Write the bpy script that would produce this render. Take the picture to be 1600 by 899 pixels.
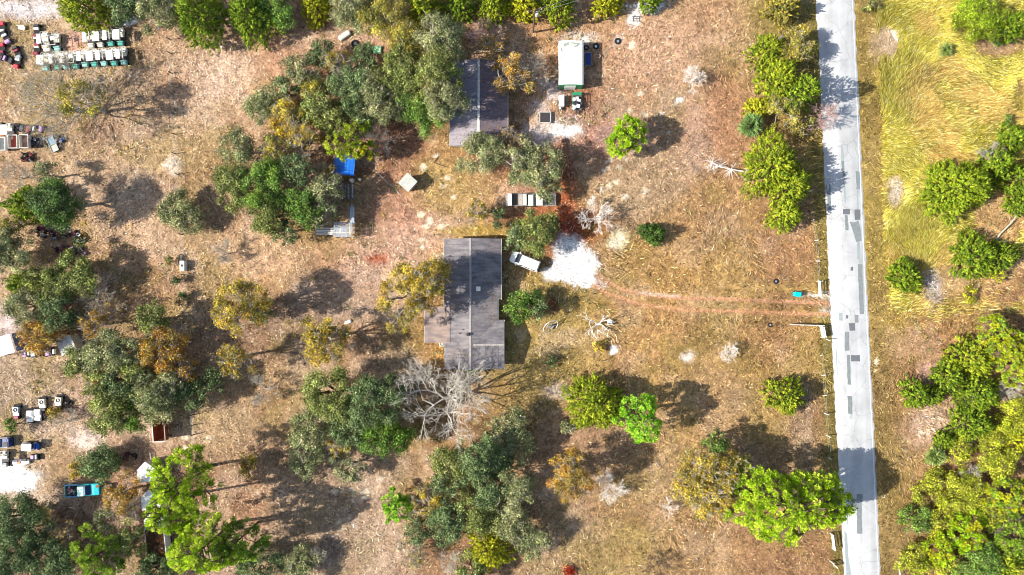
import bpy, math, random
import numpy as np
R = math.radians
scene = bpy.context.scene
for o in list(bpy.data.objects): bpy.data.objects.remove(o)
COL = scene.collection

# ------------------------------------------------------------------ camera, light, exposure
H = 110.0                                   # drone height in metres, one metre of ground = 10 photo pixels
cam_d = bpy.data.cameras.new('camera'); cam = bpy.data.objects.new('camera', cam_d); COL.objects.link(cam)
cam.location = (0, 0, H); cam.rotation_euler = (0, 0, 0)
cam_d.sensor_width = 36; cam_d.lens = 36 * H / 160.0; cam_d.clip_start = 1; cam_d.clip_end = 6000
scene.camera = cam
SUN_EL, SH = R(37), R(10)                   # elevation; direction the shadows fall (east, a little north)
w = bpy.data.worlds.new('World'); scene.world = w; w.use_nodes = True
nt = w.node_tree; nt.nodes.clear()
sky = nt.nodes.new('ShaderNodeTexSky'); sky.sky_type = 'NISHITA'; sky.sun_disc = False
sky.sun_elevation = SUN_EL
sv = (-math.cos(SH), -math.sin(SH))         # towards the sun
sky.sun_rotation = math.atan2(sv[0], sv[1])
sky.air_density = 1.0; sky.dust_density = 1.5; sky.ozone_density = 1.0
bg = nt.nodes.new('ShaderNodeBackground'); bg.inputs['Strength'].default_value = 0.11
wo = nt.nodes.new('ShaderNodeOutputWorld')
nt.links.new(sky.outputs[0], bg.inputs[0]); nt.links.new(bg.outputs[0], wo.inputs[0])
sd = bpy.data.lights.new('sun', 'SUN'); sd.energy = 4.8; sd.angle = R(0.5); sd.color = (1.0, 0.95, 0.87)
so = bpy.data.objects.new('sun', sd); COL.objects.link(so)
so.rotation_euler = (math.pi/2 - SUN_EL, 0, math.atan2(sv[0], -sv[1])); so.location = (-60, -20, 60)
scene.view_settings.view_transform = 'Standard'; scene.view_settings.look = 'None'
scene.view_settings.exposure = 0.95; scene.view_settings.gamma = 1.0
scene.cycles.filter_width = 1.0

# ------------------------------------------------------------------ helpers
rng = np.random.default_rng(7)
rnd = random.Random(5)
def P(px, py, h=0.0):
    k = (H - h) / H / 10.0
    return ((px - 800) * k, (449.5 - py) * k, h)
def lin(c):
    c = np.asarray(c, float) / 255.0
    return np.where(c <= 0.04045, c / 12.92, ((c + 0.055) / 1.055) ** 2.4)
def L4(c): return (*[float(v) for v in lin(c)], 1.0)
TAB = rng.random((64, 64))
def vnoise(x, y, s, seed=0):
    x = np.asarray(x, float) / s + seed * 7.31; y = np.asarray(y, float) / s + seed * 3.77
    xi = np.floor(x).astype(int); yi = np.floor(y).astype(int)
    fx = x - xi; fy = y - yi; fx = fx*fx*(3-2*fx); fy = fy*fy*(3-2*fy)
    a = TAB[(xi) % 64, (yi) % 64]; b = TAB[(xi+1) % 64, yi % 64]
    c = TAB[xi % 64, (yi+1) % 64]; d = TAB[(xi+1) % 64, (yi+1) % 64]
    return (a*(1-fx)+b*fx)*(1-fy) + (c*(1-fx)+d*fx)*fy
def fbm(x, y, s, seed=0, n=4):
    t = 0; amp = 1; tot = 0
    for i in range(n):
        t = t + amp * vnoise(x, y, s / 2**i, seed + i); tot += amp; amp *= 0.55
    return t / tot
def sstep(a, b, x):
    t = np.clip((x - a) / (b - a), 0, 1); return t*t*(3-2*t)

def new_mat(name):
    m = bpy.data.materials.new(name); m.use_nodes = True; n = m.node_tree.nodes
    return m, n, m.node_tree.links, n['Principled BSDF']
_mc = {}
def mat(name, rgb, rough=0.6, metal=0.0, var=0.25, scale=2.0, bump=0.1, spec=0.4):
    """painted / worn surface: base colour broken up by two noises, plus bump"""
    if name in _mc: return _mc[name]
    m, n, l, b = new_mat(name)
    tc = n.new('ShaderNodeNewGeometry')
    nz = n.new('ShaderNodeTexNoise'); nz.inputs['Scale'].default_value = scale; nz.inputs['Detail'].default_value = 6
    nz.inputs['Roughness'].default_value = 0.65
    l.new(tc.outputs['Position'], nz.inputs['Vector'])
    cr = n.new('ShaderNodeMapRange'); cr.inputs['From Min'].default_value = 0.3; cr.inputs['From Max'].default_value = 0.7
    cr.inputs['To Min'].default_value = 1 - var; cr.inputs['To Max'].default_value = 1 + var * 0.5
    l.new(nz.outputs['Fac'], cr.inputs['Value'])
    mx = n.new('ShaderNodeVectorMath'); mx.operation = 'SCALE'
    mx.inputs[0].default_value = L4(rgb)[:3]
    l.new(cr.outputs[0], mx.inputs['Scale']); l.new(mx.outputs[0], b.inputs['Base Color'])
    b.inputs['Roughness'].default_value = rough; b.inputs['Metallic'].default_value = metal
    b.inputs['Specular IOR Level'].default_value = spec
    if bump:
        bp = n.new('ShaderNodeBump'); bp.inputs['Strength'].default_value = bump; bp.inputs['Distance'].default_value = 0.05
        n2 = n.new('ShaderNodeTexNoise'); n2.inputs['Scale'].default_value = scale * 6; n2.inputs['Detail'].default_value = 4
        l.new(tc.outputs['Position'], n2.inputs['Vector'])
        l.new(n2.outputs['Fac'], bp.inputs['Height']); l.new(bp.outputs[0], b.inputs['Normal'])
    _mc[name] = m; return m

def attr_mat(name, rough=0.8, transl=0.0, noise=0.0):
    m, n, l, b = new_mat(name)
    a = n.new('ShaderNodeAttribute'); a.attribute_name = 'tint'
    b.inputs['Roughness'].default_value = rough; b.inputs['Specular IOR Level'].default_value = 0.15
    l.new(a.outputs['Color'], b.inputs['Base Color'])
    if transl:
        t = n.new('ShaderNodeBsdfTranslucent'); l.new(a.outputs['Color'], t.inputs['Color'])
        mx = n.new('ShaderNodeMixShader'); mx.inputs[0].default_value = transl
        l.new(b.outputs[0], mx.inputs[1]); l.new(t.outputs[0], mx.inputs[2])
        l.new(mx.outputs[0], n['Material Output'].inputs['Surface'])
    return m
LEAF = attr_mat('leaf', 0.65, 0.18)
GRASS = attr_mat('dry_grass_blade', 0.8, 0.2)
BARK = mat('bark_brown', (110, 92, 76), 0.9, var=0.4, scale=3, bump=0.4, spec=0.1)
BARKG = mat('bark_grey', (172, 164, 150), 0.9, var=0.35, scale=3, bump=0.3, spec=0.1)
BARKW = mat('bark_pale', (198, 190, 176), 0.9, var=0.25, scale=3, bump=0.2, spec=0.1)
BARKX = mat('bark_white', (226, 218, 208), .9, var=.2, scale=3, bump=.2, spec=.1)
BARKR = mat('bark_pinkish', (186, 156, 148), 0.9, var=0.25, scale=3, bump=0.2, spec=0.1)

def np_mesh(name, V, F, tint=None, smooth=False):
    V = np.ascontiguousarray(V, np.float32); F = np.ascontiguousarray(F, np.int32)
    me = bpy.data.meshes.new(name); k = F.shape[1]
    me.vertices.add(len(V)); me.vertices.foreach_set('co', V.ravel())
    me.loops.add(F.size); me.loops.foreach_set('vertex_index', F.ravel())
    me.polygons.add(len(F)); me.polygons.foreach_set('loop_start', np.arange(len(F), dtype=np.int32) * k)
    me.update(calc_edges=True)
    if smooth: me.polygons.foreach_set('use_smooth', np.ones(len(F), bool))
    if tint is not None:
        at = me.color_attributes.new('tint', 'FLOAT_COLOR', 'POINT')
        c = np.ones((len(V), 4), np.float32); c[:, :3] = tint
        at.data.foreach_set('color', c.ravel())
    return me
def link(name, me, m=None, parent=None, loc=None, rz=None):
    o = bpy.data.objects.new(name, me); COL.objects.link(o)
    if m is not None and me is not None and not me.materials: me.materials.append(m)
    if parent: o.parent = parent
    if loc is not None: o.location = loc
    if rz is not None: o.rotation_euler = (0, 0, rz)
    return o
def tag(o, label=None, cat=None, group=None, kind=None):
    if label: o['label'] = label
    if cat: o['category'] = cat
    if group: o['group'] = group
    if kind: o['kind'] = kind
    return o
def thing(name, label, cat, loc=(0, 0, 0), rz=0.0, group=None):
    return tag(link(name, None, None, None, loc, rz), label, cat, group)
def struct(o): o['kind'] = 'structure'; return o

class MB:
    def __init__(s): s.v = []; s.f = []
    def add(s, vs, fs):
        b = len(s.v); s.v += [tuple(v) for v in vs]; s.f += [tuple(b + i for i in f) for f in fs]; return s
    def box(s, c, d, rz=0.0, ry=0.0, rx=0.0, bev=0.0):
        hx, hy, hz = d[0]/2, d[1]/2, d[2]/2
        if bev:
            e = bev; base = [(-hx+e,-hy),(hx-e,-hy),(hx,-hy+e),(hx,hy-e),(hx-e,hy),(-hx+e,hy),(-hx,hy-e),(-hx,-hy+e)]
            inner = [(x*(1-e/max(hx,.01)), y*(1-e/max(hy,.01))) for x, y in base]
            L = [(base, -hz), (base, hz-e), (inner, hz)]
            vs = [(x, y, z) for ring, z in L for x, y in ring]; fs = [tuple(range(7, -1, -1)), tuple(range(16, 24))]
            for k in range(2):
                for i in range(8): fs.append((k*8+i, k*8+(i+1)%8, k*8+8+(i+1)%8, k*8+8+i))
        else:
            vs = [(x, y, z) for z in (-hz, hz) for x, y in ((-hx,-hy),(hx,-hy),(hx,hy),(-hx,hy))]
            fs = [(3,2,1,0),(4,5,6,7),(0,1,5,4),(1,2,6,5),(2,3,7,6),(3,0,4,7)]
        cz, sz, cy, sy, cx, sx = math.cos(rz), math.sin(rz), math.cos(ry), math.sin(ry), math.cos(rx), math.sin(rx)
        out = []
        for x, y, z in vs:
            y, z = y*cx - z*sx, y*sx + z*cx
            x, z = x*cy + z*sy, -x*sy + z*cy
            x, y = x*cz - y*sz, x*sz + y*cz
            out.append((x+c[0], y+c[1], z+c[2]))
        return s.add(out, fs)
    def cyl(s, p0, p1, r0, r1=None, n=8, caps=True):
        r1 = r0 if r1 is None else r1
        p0 = np.array(p0, float); p1 = np.array(p1, float); d = p1 - p0; d /= max(np.linalg.norm(d), 1e-6)
        a = np.array([0, 0, 1.0]) if abs(d[2]) < .9 else np.array([1.0, 0, 0])
        u = np.cross(d, a); u /= np.linalg.norm(u); v = np.cross(d, u)
        vs = []
        for p, r in ((p0, r0), (p1, r1)):
            for i in range(n):
                t = 2*math.pi*i/n; vs.append(p + r*(math.cos(t)*u + math.sin(t)*v))
        fs = [(i, (i+1) % n, n+(i+1) % n, n+i) for i in range(n)]
        if caps: fs += [tuple(range(n-1, -1, -1)), tuple(range(n, 2*n))]
        return s.add(vs, fs)
    def path(s, pts, r, n=6):
        for a, b in zip(pts[:-1], pts[1:]): s.cyl(a, b, r, n=n)
        return s
    def torus(s, c, Rm, r, axis='z', n=16, m=6, sq=1.0):
        vs = []; fs = []
        for i in range(n):
            a = 2*math.pi*i/n
            for j in range(m):
                b = 2*math.pi*j/m; q = Rm + r*math.cos(b); z = r*math.sin(b)*sq
                x, y = q*math.cos(a), q*math.sin(a)
                p = (x, y, z) if axis == 'z' else ((x, z, y) if axis == 'y' else (z, x, y))
                vs.append((p[0]+c[0], p[1]+c[1], p[2]+c[2]))
        for i in range(n):
            for j in range(m):
                fs.append((i*m+j, ((i+1) % n)*m+j, ((i+1) % n)*m+(j+1) % m, i*m+(j+1) % m))
        return s.add(vs, fs)
    def loft(s, secs):
        """secs: list of (x, halfwidth, z0, z1, round) rounded cross-sections along x"""
        n = 12; vs = []
        for x, hw, z0, z1, rd in secs:
            h = z1 - z0; r = min(rd, h*.49, hw*.9)
            pts = [(-hw, z0), (-hw, z0+h*.35), (-hw*.99, z1-r), (-hw+r*.35, z1-r*.3), (-hw+r, z1), (-hw*.3, z1+.02),
                   (hw*.3, z1+.02), (hw-r, z1), (hw-r*.35, z1-r*.3), (hw*.99, z1-r), (hw, z0+h*.35), (hw, z0)]
            vs += [(x, y, z) for y, z in pts]
        fs = []
        for k in range(len(secs)-1):
            for i in range(n): fs.append((k*n+i, k*n+(i+1) % n, (k+1)*n+(i+1) % n, (k+1)*n+i))
        fs += [tuple(range(n-1, -1, -1)), tuple(range((len(secs)-1)*n, len(secs)*n))]
        return s.add(vs, fs)
    def mesh(s, name, m, smooth=False):
        me = bpy.data.meshes.new(name); me.from_pydata(s.v, [], s.f); me.materials.append(m)
        if smooth: me.polygons.foreach_set('use_smooth', np.ones(len(me.polygons), bool))
        return me
    def build(s, name, m, parent=None, loc=None, rz=None, smooth=False):
        return link(name, s.mesh(name, m, smooth), None, parent, loc, rz)
def copy_tree(o, loc, rz, label, parent=None):
    c = o.copy(); COL.objects.link(c); c.location = loc; c.rotation_euler = (0, 0, rz); c['label'] = label
    for ch in o.children:
        d = ch.copy(); COL.objects.link(d); d.parent = c
        for g in ch.children:
            e = g.copy(); COL.objects.link(e); e.parent = d
    return c

# ------------------------------------------------------------------ road line (photo px)
def road_l(y): return np.interp(y, [-3000, 0, 225, 450, 675, 899, 4000], [1140, 1275, 1286, 1296, 1307, 1319, 1475])
def road_r(y): return np.interp(y, [-3000, 0, 225, 450, 675, 899, 4000], [1200, 1335, 1345, 1355, 1366, 1376, 1532])

# ------------------------------------------------------------------ ground colour map (what grows or lies there)
CP = [  # x, y, colour: control points of the soil / litter / grass colour
 (30,60,(196,166,130)),(150,150,(188,158,122)),(300,120,(206,170,136)),(370,60,(198,158,120)),(450,90,(206,160,126)),
 (60,240,(196,164,126)),(200,260,(204,170,134)),(330,200,(200,166,130)),(200,380,(200,162,122)),(320,400,(196,162,122)),
 (50,600,(186,160,132)),(120,700,(204,172,142)),(60,740,(206,180,154)),(200,690,(196,160,130)),(350,650,(204,172,132)),
 (420,420,(196,158,114)),(560,400,(206,160,124)),(620,330,(170,124,96)),(600,260,(166,120,92)),(700,320,(192,156,108)),
 (650,380,(200,156,122)),(470,600,(198,164,120)),(600,560,(188,148,106)),(400,700,(180,146,112)),(500,800,(182,148,112)),
 (330,800,(164,124,96)),(420,520,(160,126,98)),(800,600,(178,150,94)),(900,560,(190,158,98)),(850,500,(186,156,94)),
 (960,180,(196,152,110)),(1050,100,(200,156,120)),(1100,200,(186,140,106)),(1000,300,(186,150,102)),(1100,330,(188,148,104)),
 (1150,420,(192,156,98)),(1050,430,(186,146,90)),(1220,400,(178,134,94)),(980,420,(180,144,90)),(960,40,(204,160,120)),
 (1080,40,(204,164,124)),(870,40,(200,156,112)),(830,140,(190,150,114)),(880,250,(170,112,80)),(885,330,(176,92,56)),
 (1100,520,(182,146,92)),(1200,560,(180,140,92)),(1000,560,(186,148,94)),(1150,640,(190,152,104)),(1250,500,(172,138,88)),
 (1000,820,(180,150,102)),(900,860,(176,146,104)),(1100,860,(176,140,98)),(1200,860,(168,128,92)),(1270,700,(166,132,92)),
 (1250,60,(172,150,90)),(1380,60,(172,148,76)),(1450,120,(196,180,72)),(1560,120,(196,176,78)),(1500,190,(206,188,72)),
 (1420,230,(196,170,76)),(1400,330,(196,172,84)),(1430,380,(204,188,78)),(1560,350,(196,156,100)),(1500,440,(196,160,104)),
 (1400,480,(178,148,82)),(1450,540,(178,136,92)),(1400,640,(170,134,86)),(1450,660,(200,164,132)),(1400,800,(164,132,84)),
 (1500,740,(180,134,96)),(1550,850,(150,124,72)),(1590,500,(176,134,96)),(750,640,(176,142,104)),(690,560,(192,150,96)),
 (720,850,(180,138,102)),(900,700,(188,150,116)),(100,830,(150,118,94)),(380,330,(186,150,116)),(480,480,(164,130,100))]
cpx = np.array([c[0] for c in CP], float); cpy = np.array([c[1] for c in CP], float); cpc = np.array([lin(c[2]) for c in CP])
SPOTS = []   # x, y, rx, ry, rgb, strength, edge  -- bare sand, red soil, sand mounds
def spot(x, y, rx, ry, c, s=0.9, e=0.35): SPOTS.append((x, y, rx, ry, lin(c), s, e))
WS = (250, 238, 228)
for a in [(890,402,26,32,WS),(915,415,18,24,WS),(870,428,22,12,WS),(905,440,24,10,WS),(885,372,16,10,(226,206,196)),(935,445,14,8,(220,190,168))]: spot(*a, 1.0, 0.35)
for a in [(850,208,28,20,(244,226,214)),(885,205,24,10,WS),(842,170,16,14,(236,214,200)),(870,150,18,10,(236,216,204)),(893,190,16,12,(230,200,186)),
          (860,132,16,10,(220,200,190)),(905,60,30,10,(228,208,188)),(992,30,12,14,WS),(1015,10,26,9,WS),(915,62,8,6,WS),(1064,158,7,7,WS),
          (965,64,8,9,(236,224,210)),(270,258,10,14,(238,216,190)),(20,748,40,22,(244,232,224)),(135,688,26,16,(240,216,200)),(50,14,60,16,(232,220,216)),
          (200,36,16,6,WS),(10,500,18,30,(236,212,204)),(597,58,30,12,(216,170,140)),(500,60,50,18,(222,184,152)),(345,110,50,40,(224,190,162)),
          (1402,52,8,9,WS),(1385,70,20,30,(206,176,148)),(1398,300,14,20,(226,206,186)),(1457,452,14,30,(210,196,186)),(1515,665,30,24,(216,180,166)),
          (1450,660,24,28,(218,186,160)),(1455,585,20,14,(214,170,150)),(1540,760,15,12,(206,130,88)),(1555,70,40,20,(206,164,128)),(1075,558,11,9,(240,226,210)),
          (870,612,20,12,(226,202,180)),(960,548,8,6,(240,230,220)),(655,350,60,34,(218,180,156)),(630,320,60,50,(186,140,112)),(600,400,60,40,(214,174,146)),
          (410,400,60,30,(214,176,140)),(220,360,60,40,(214,178,144)),(965,375,14,16,(244,232,196)),(520,140,60,40,(190,136,104)),(620,215,50,26,(188,136,104)),
          (700,250,50,18,(170,118,88)),(925,300,60,36,(196,160,108)),(1030,90,70,50,(212,172,140)),(915,160,34,26,(184,124,88)),(935,215,34,26,(204,140,116)),
          (1245,452,60,5,(196,160,96)),(1450,120,20,24,(190,150,130)),(1555,330,40,40,(200,160,110)),(1480,250,16,30,(198,170,88)),
          (870,395,8,6,(180,140,100)),(140,60,10,8,(214,150,130)),(120,65,14,14,(220,170,150)),(590,405,18,10,(170,90,60)),(745,560,10,10,(196,160,90)),
          (735,300,40,30,(206,168,118)),(755,255,24,12,(210,150,110)),(695,285,50,50,(190,158,100)),(740,362,60,10,(196,164,84)),(690,545,10,26,(206,160,90)),
          (880,260,18,40,(160,92,60)),(886,330,15,34,(184,96,60)),(890,355,13,12,(166,84,62)),(888,290,20,12,(196,120,76)),(862,475,8,14,(120,44,40)),
          (1305,497,1,1,WS),(1285,462,26,4,(226,210,190)),(1292,480,12,14,(222,206,190)),(1282,476,14,6,(206,160,120))]: spot(*a, 0.85, 0.6)
for a in [(954,250,6,6),(942,267,6,5),(950,262,5,5),(964,283,7,7),(951,291,7,7),(941,298,6,7),(976,307,9,7),(967,262,6,5),(977,250,5,5),(948,253,5,4),(961,241,6,4),
          (988,73,8,8),(984,173,6,5),(1005,177,5,5),(1010,179,5,5),(1032,178,6,5),(1001,147,8,7),(1044,206,5,5),(926,308,6,6),(662,262,8,7),(699,277,8,6),
          (692,290,8,6),(708,308,6,6),(671,346,8,7),(690,353,8,7),(664,355,8,6),(657,335,9,7),(659,374,7,6),(660,388,7,5),(594,748,8,6),(570,768,10,5),(548,765,8,5),
          (535,768,7,5),(522,768,8,6),(555,770,6,6),(552,783,6,5),(553,823,6,4),(529,816,5,5),(532,827,5,5),(546,808,4,7),(571,778,7,5),(289,685,9,5),(327,684,8,5),
          (289,702,6,6),(480,895,7,5),(1318-950,545,6,5),(1370,567,5,9),(1368,580,4,4),(1243,140,4,4),(680,243,8,4),(835,268,5,5),(1007,300,8,7)]:
    spot(a[0], a[1], a[2]*.66, a[3]*.66, (248,230,196), .85+.15, 0.45)
LINES = [  # polylines: points, half-width px, colour, strength
 ([(922,408),(932,430),(975,455),(1040,465),(1140,468),(1296,474)], 3.0, (216,162,122), .95),
 ([(912,436),(925,446),(945,458),(1000,476),(1060,484),(1160,487),(1296,492)], 3.1, (214,158,116), .95),
 ([(1000,458),(1060,463)], 2.5, (226,196,172), .8),
 ([(930,463),(1010,480)], 2.0, (196,150,116), .4),
 ([(772,332),(784,290)], 3.0, (226,186,156), .7),
 ([(968,62),(946,80),(944,120)], 1.5, (226,206,180), .6),
 ([(268,60),(285,370),(292,480),(300,690)], 2.0, (216,196,162), .35)]
def seg_dist(x, y, pts):
    d = np.full(x.shape, 1e9)
    for (ax, ay), (bx, by) in zip(pts[:-1], pts[1:]):
        vx, vy = bx-ax, by-ay; t = np.clip(((x-ax)*vx+(y-ay)*vy)/(vx*vx+vy*vy), 0, 1)
        d = np.minimum(d, np.hypot(x-ax-t*vx, y-ay-t*vy))
    return d
def east_mask(x, y):
    """tall yellow grass field east of the road"""
    e = sstep(0, 14, x - road_r(y) - 22 - 12*fbm(x, y, 60, 31)) * (1 - sstep(430, 500, y + 60*(fbm(x, y, 80, 33)-.5)))
    bare = sstep(.60, .70, fbm(x, y, 110, 35, 3)) * .6
    for a in [(1560,340,60,60),(1560,70,60,26),(1385,70,24,34),(1500,440,90,40),(1570,430,60,60),(1395,300,22,44),(1460,450,24,34),(1590,150,14,40)]:
        bare = np.maximum(bare, 1 - sstep(.6, 1.1, np.hypot((x-a[0])/a[2], (y-a[1])/a[3])))
    return e * (1 - bare)
def ground_col(x, y):
    shp = x.shape; wx = x + 50*(fbm(x, y, 90, 3)-.5); wy = y + 50*(fbm(x, y, 90, 5)-.5)
    num = np.zeros(shp + (3,)); den = np.zeros(shp)
    for i in range(len(cpx)):
        d2 = (wx-cpx[i])**2 + (wy-cpy[i])**2; g = 1.0 / (d2 + 900.0)**2
        num += g[..., None]*cpc[i]; den += g
    c = num / den[..., None]
    # litter, bare and grassy breakup
    n1 = fbm(x, y, 46, 11); n2 = fbm(x, y, 16, 13, 3); n3 = fbm(x, y, 7, 17, 3)
    k = sstep(.52, .68, n1)[..., None]; k = k*np.where(x > 900, .45, .9)[..., None]; c = c*(1-.45*k) + lin((230,198,168))*.45*k
    k = sstep(.50, .66, fbm(x, y, 70, 19))[..., None]; c = c*(1-.45*k) + lin((158,136,72))*.45*k
    k = sstep(.56, .68, fbm(x, y, 60, 23))[..., None]; c = c*(1-.3*k) + lin((166,118,86))*.3*k
    em = east_mask(x, y)[..., None]; c = c*(1-em*.85) + lin((214,194,86))*.85*em
    # mown verges
    dl = road_l(y) - x; dr = x - road_r(y)
    vg = (sstep(-2, 2, dl) * (1-sstep(12, 26, dl)))[..., None]; c = c*(1-.75*vg) + lin((150,134,72))*.75*vg
    vg = (sstep(-2, 2, dr) * (1-sstep(18, 44, dr + 14*(n1-.5))))[..., None]; c = c*(1-.7*vg) + lin((160,134,80))*.7*vg
    ex = x + 14*(n2-.5) + 7*(n3-.5); ey = y + 14*(fbm(x, y, 15, 29, 3)-.5) + 6*(n3-.5)
    for (sx, sy, rx, ry, sc, st, eg) in SPOTS:
        if st >= 1.0: d = np.hypot((ex-sx)/rx, (ey-sy)/ry) if rx > 12 else np.hypot((.6*x+.4*ex-sx)/rx, (.6*y+.4*ey-sy)/ry)
        else: d = np.hypot((ex-sx)/rx, (ey-sy)/ry)
        k = st*(1 - sstep(1-eg, 1+eg, d))
        if st < 1.0: k = k*(.55+.9*(n2))
        k = np.clip(k, 0, 1)[..., None]; c = c*(1-k) + sc*k
    big = fbm(x, y, 210, 101, 3); k = sstep(.52, .66, big)[..., None]*(x < 1270)[..., None]; c = c*(1-.3*k) + lin((196,176,158))*.3*k
    c = c * (0.55 + 0.90*n3)[..., None] * (0.82 + 0.36*n2)[..., None]
    for pts, hw, lc, st in LINES:
        d = seg_dist(x + 2.4*(n2-.5), y + 2.4*(n3-.5), pts); k = (st*(1-sstep(hw*.55, hw*1.25, d)))[..., None]
        c = c*(1-k*.95) + lin(lc)*(.86+.28*n3)[..., None]*k*.95
    for (sx, sy, rx, ry, sc, st, eg) in SPOTS:      # loose white sand: even and very pale
        if sc.min() > .7:
            d = np.hypot((ex-sx)/rx, (ey-sy)/ry); k = ((.85 if rx > 12 else .5)*(1 - sstep(.7, 1.15, d + .5*(n3-.5))))[..., None]; c = c*(1-k) + np.array([1.18, 1.14, 1.08])*k
    lum = c.mean(-1, keepdims=True); c = np.clip(lum + (c-lum)*.99, .005, 1.3)
    return c * 0.68
GB = 0.22
gx = np.concatenate([[-1600, -700, -320, -160, -110], np.arange(-88, 88.01, GB), [110, 160, 320, 700, 1600]])
gy = np.concatenate([[-1600, -700, -320, -160, -90], np.arange(-52, 52.01, GB), [90, 160, 320, 700, 1600]])
GX, GY = np.meshgrid(gx, gy)
px_, py_ = 800 + GX*10, 449.5 - GY*10
RUTS = [LINES[0][0], LINES[1][0]]
def ground_z(x, y):
    z = 0.10*(fbm(x, y, 16, 41, 3)-.5) + 0.09*(fbm(x, y, 5, 43, 2)-.5)
    for pts in RUTS:
        z = z - .07*(1 - sstep(1.5, 4.0, seg_dist(x, y, pts)))
    m = sstep(-8, 2, x - road_l(y)) * sstep(-8, 2, road_r(y) - x)
    z = z*(1-m) - 0.06*m
    return z
GZ = ground_z(px_, py_)
V = np.stack([GX, GY, GZ], -1).reshape(-1, 3)
ny, nx = GX.shape; ii = np.arange(nx-1)[None, :] + nx*np.arange(ny-1)[:, None]; ii = ii.ravel()
F = np.stack([ii, ii+1, ii+nx+1, ii+nx], -1)
gcol = ground_col(px_, py_)
far = np.maximum(sstep(82, 87.5, np.abs(GX)), sstep(46.5, 51.5, np.abs(GY)))[..., None]
gcol = gcol*(1-far) + lin((186,156,108))*.5*far     # beyond the lot: even dry grassland
gm, n, l, b = new_mat('soil_litter_and_short_grass')
at = n.new('ShaderNodeAttribute'); at.attribute_name = 'tint'
geo = n.new('ShaderNodeNewGeometry')
fn = n.new('ShaderNodeTexNoise'); fn.inputs['Scale'].default_value = 3.2; fn.inputs['Detail'].default_value = 8; fn.inputs['Roughness'].default_value = 0.75
fn.inputs['Distortion'].default_value = 1.2
l.new(geo.outputs['Position'], fn.inputs['Vector'])
mr = n.new('ShaderNodeMapRange'); mr.inputs['From Min'].default_value = .34; mr.inputs['From Max'].default_value = .66
mr.inputs['To Min'].default_value = .28; mr.inputs['To Max'].default_value = 1.62; l.new(fn.outputs['Fac'], mr.inputs['Value'])
ln = n.new('ShaderNodeTexNoise'); ln.inputs['Scale'].default_value = .06; ln.inputs['Detail'].default_value = 9; l.new(geo.outputs['Position'], ln.inputs['Vector'])
lr = n.new('ShaderNodeMapRange'); lr.inputs['From Min'].default_value = .35; lr.inputs['From Max'].default_value = .65; lr.inputs['To Min'].default_value = .88; lr.inputs['To Max'].default_value = 1.12; l.new(ln.outputs['Fac'], lr.inputs['Value'])
v0 = n.new('ShaderNodeVectorMath'); v0.operation = 'SCALE'; l.new(at.outputs['Color'], v0.inputs[0]); l.new(lr.outputs[0], v0.inputs['Scale'])
vm = n.new('ShaderNodeVectorMath'); vm.operation = 'SCALE'; l.new(v0.outputs[0], vm.inputs[0]); l.new(mr.outputs[0], vm.inputs['Scale'])
l.new(vm.outputs[0], b.inputs['Base Color']); b.inputs['Roughness'].default_value = .95; b.inputs['Specular IOR Level'].default_value = .05
bp = n.new('ShaderNodeBump'); bp.inputs['Strength'].default_value = .9; bp.inputs['Distance'].default_value = .18
l.new(fn.outputs['Fac'], bp.inputs['Height']); l.new(bp.outputs[0], b.inputs['Normal'])
struct(link('ground', np_mesh('ground', V, F, gcol.reshape(-1, 3), True), gm))
GI = {'ok': True}
def gcolor_at(X, Y):   # sample the ground colour grid
    ix = np.clip(((X + 88) / GB).astype(int) + 5, 0, nx-1); iy = np.clip(((Y + 52) / GB).astype(int) + 5, 0, ny-1)
    return gcol[iy, ix]

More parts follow.
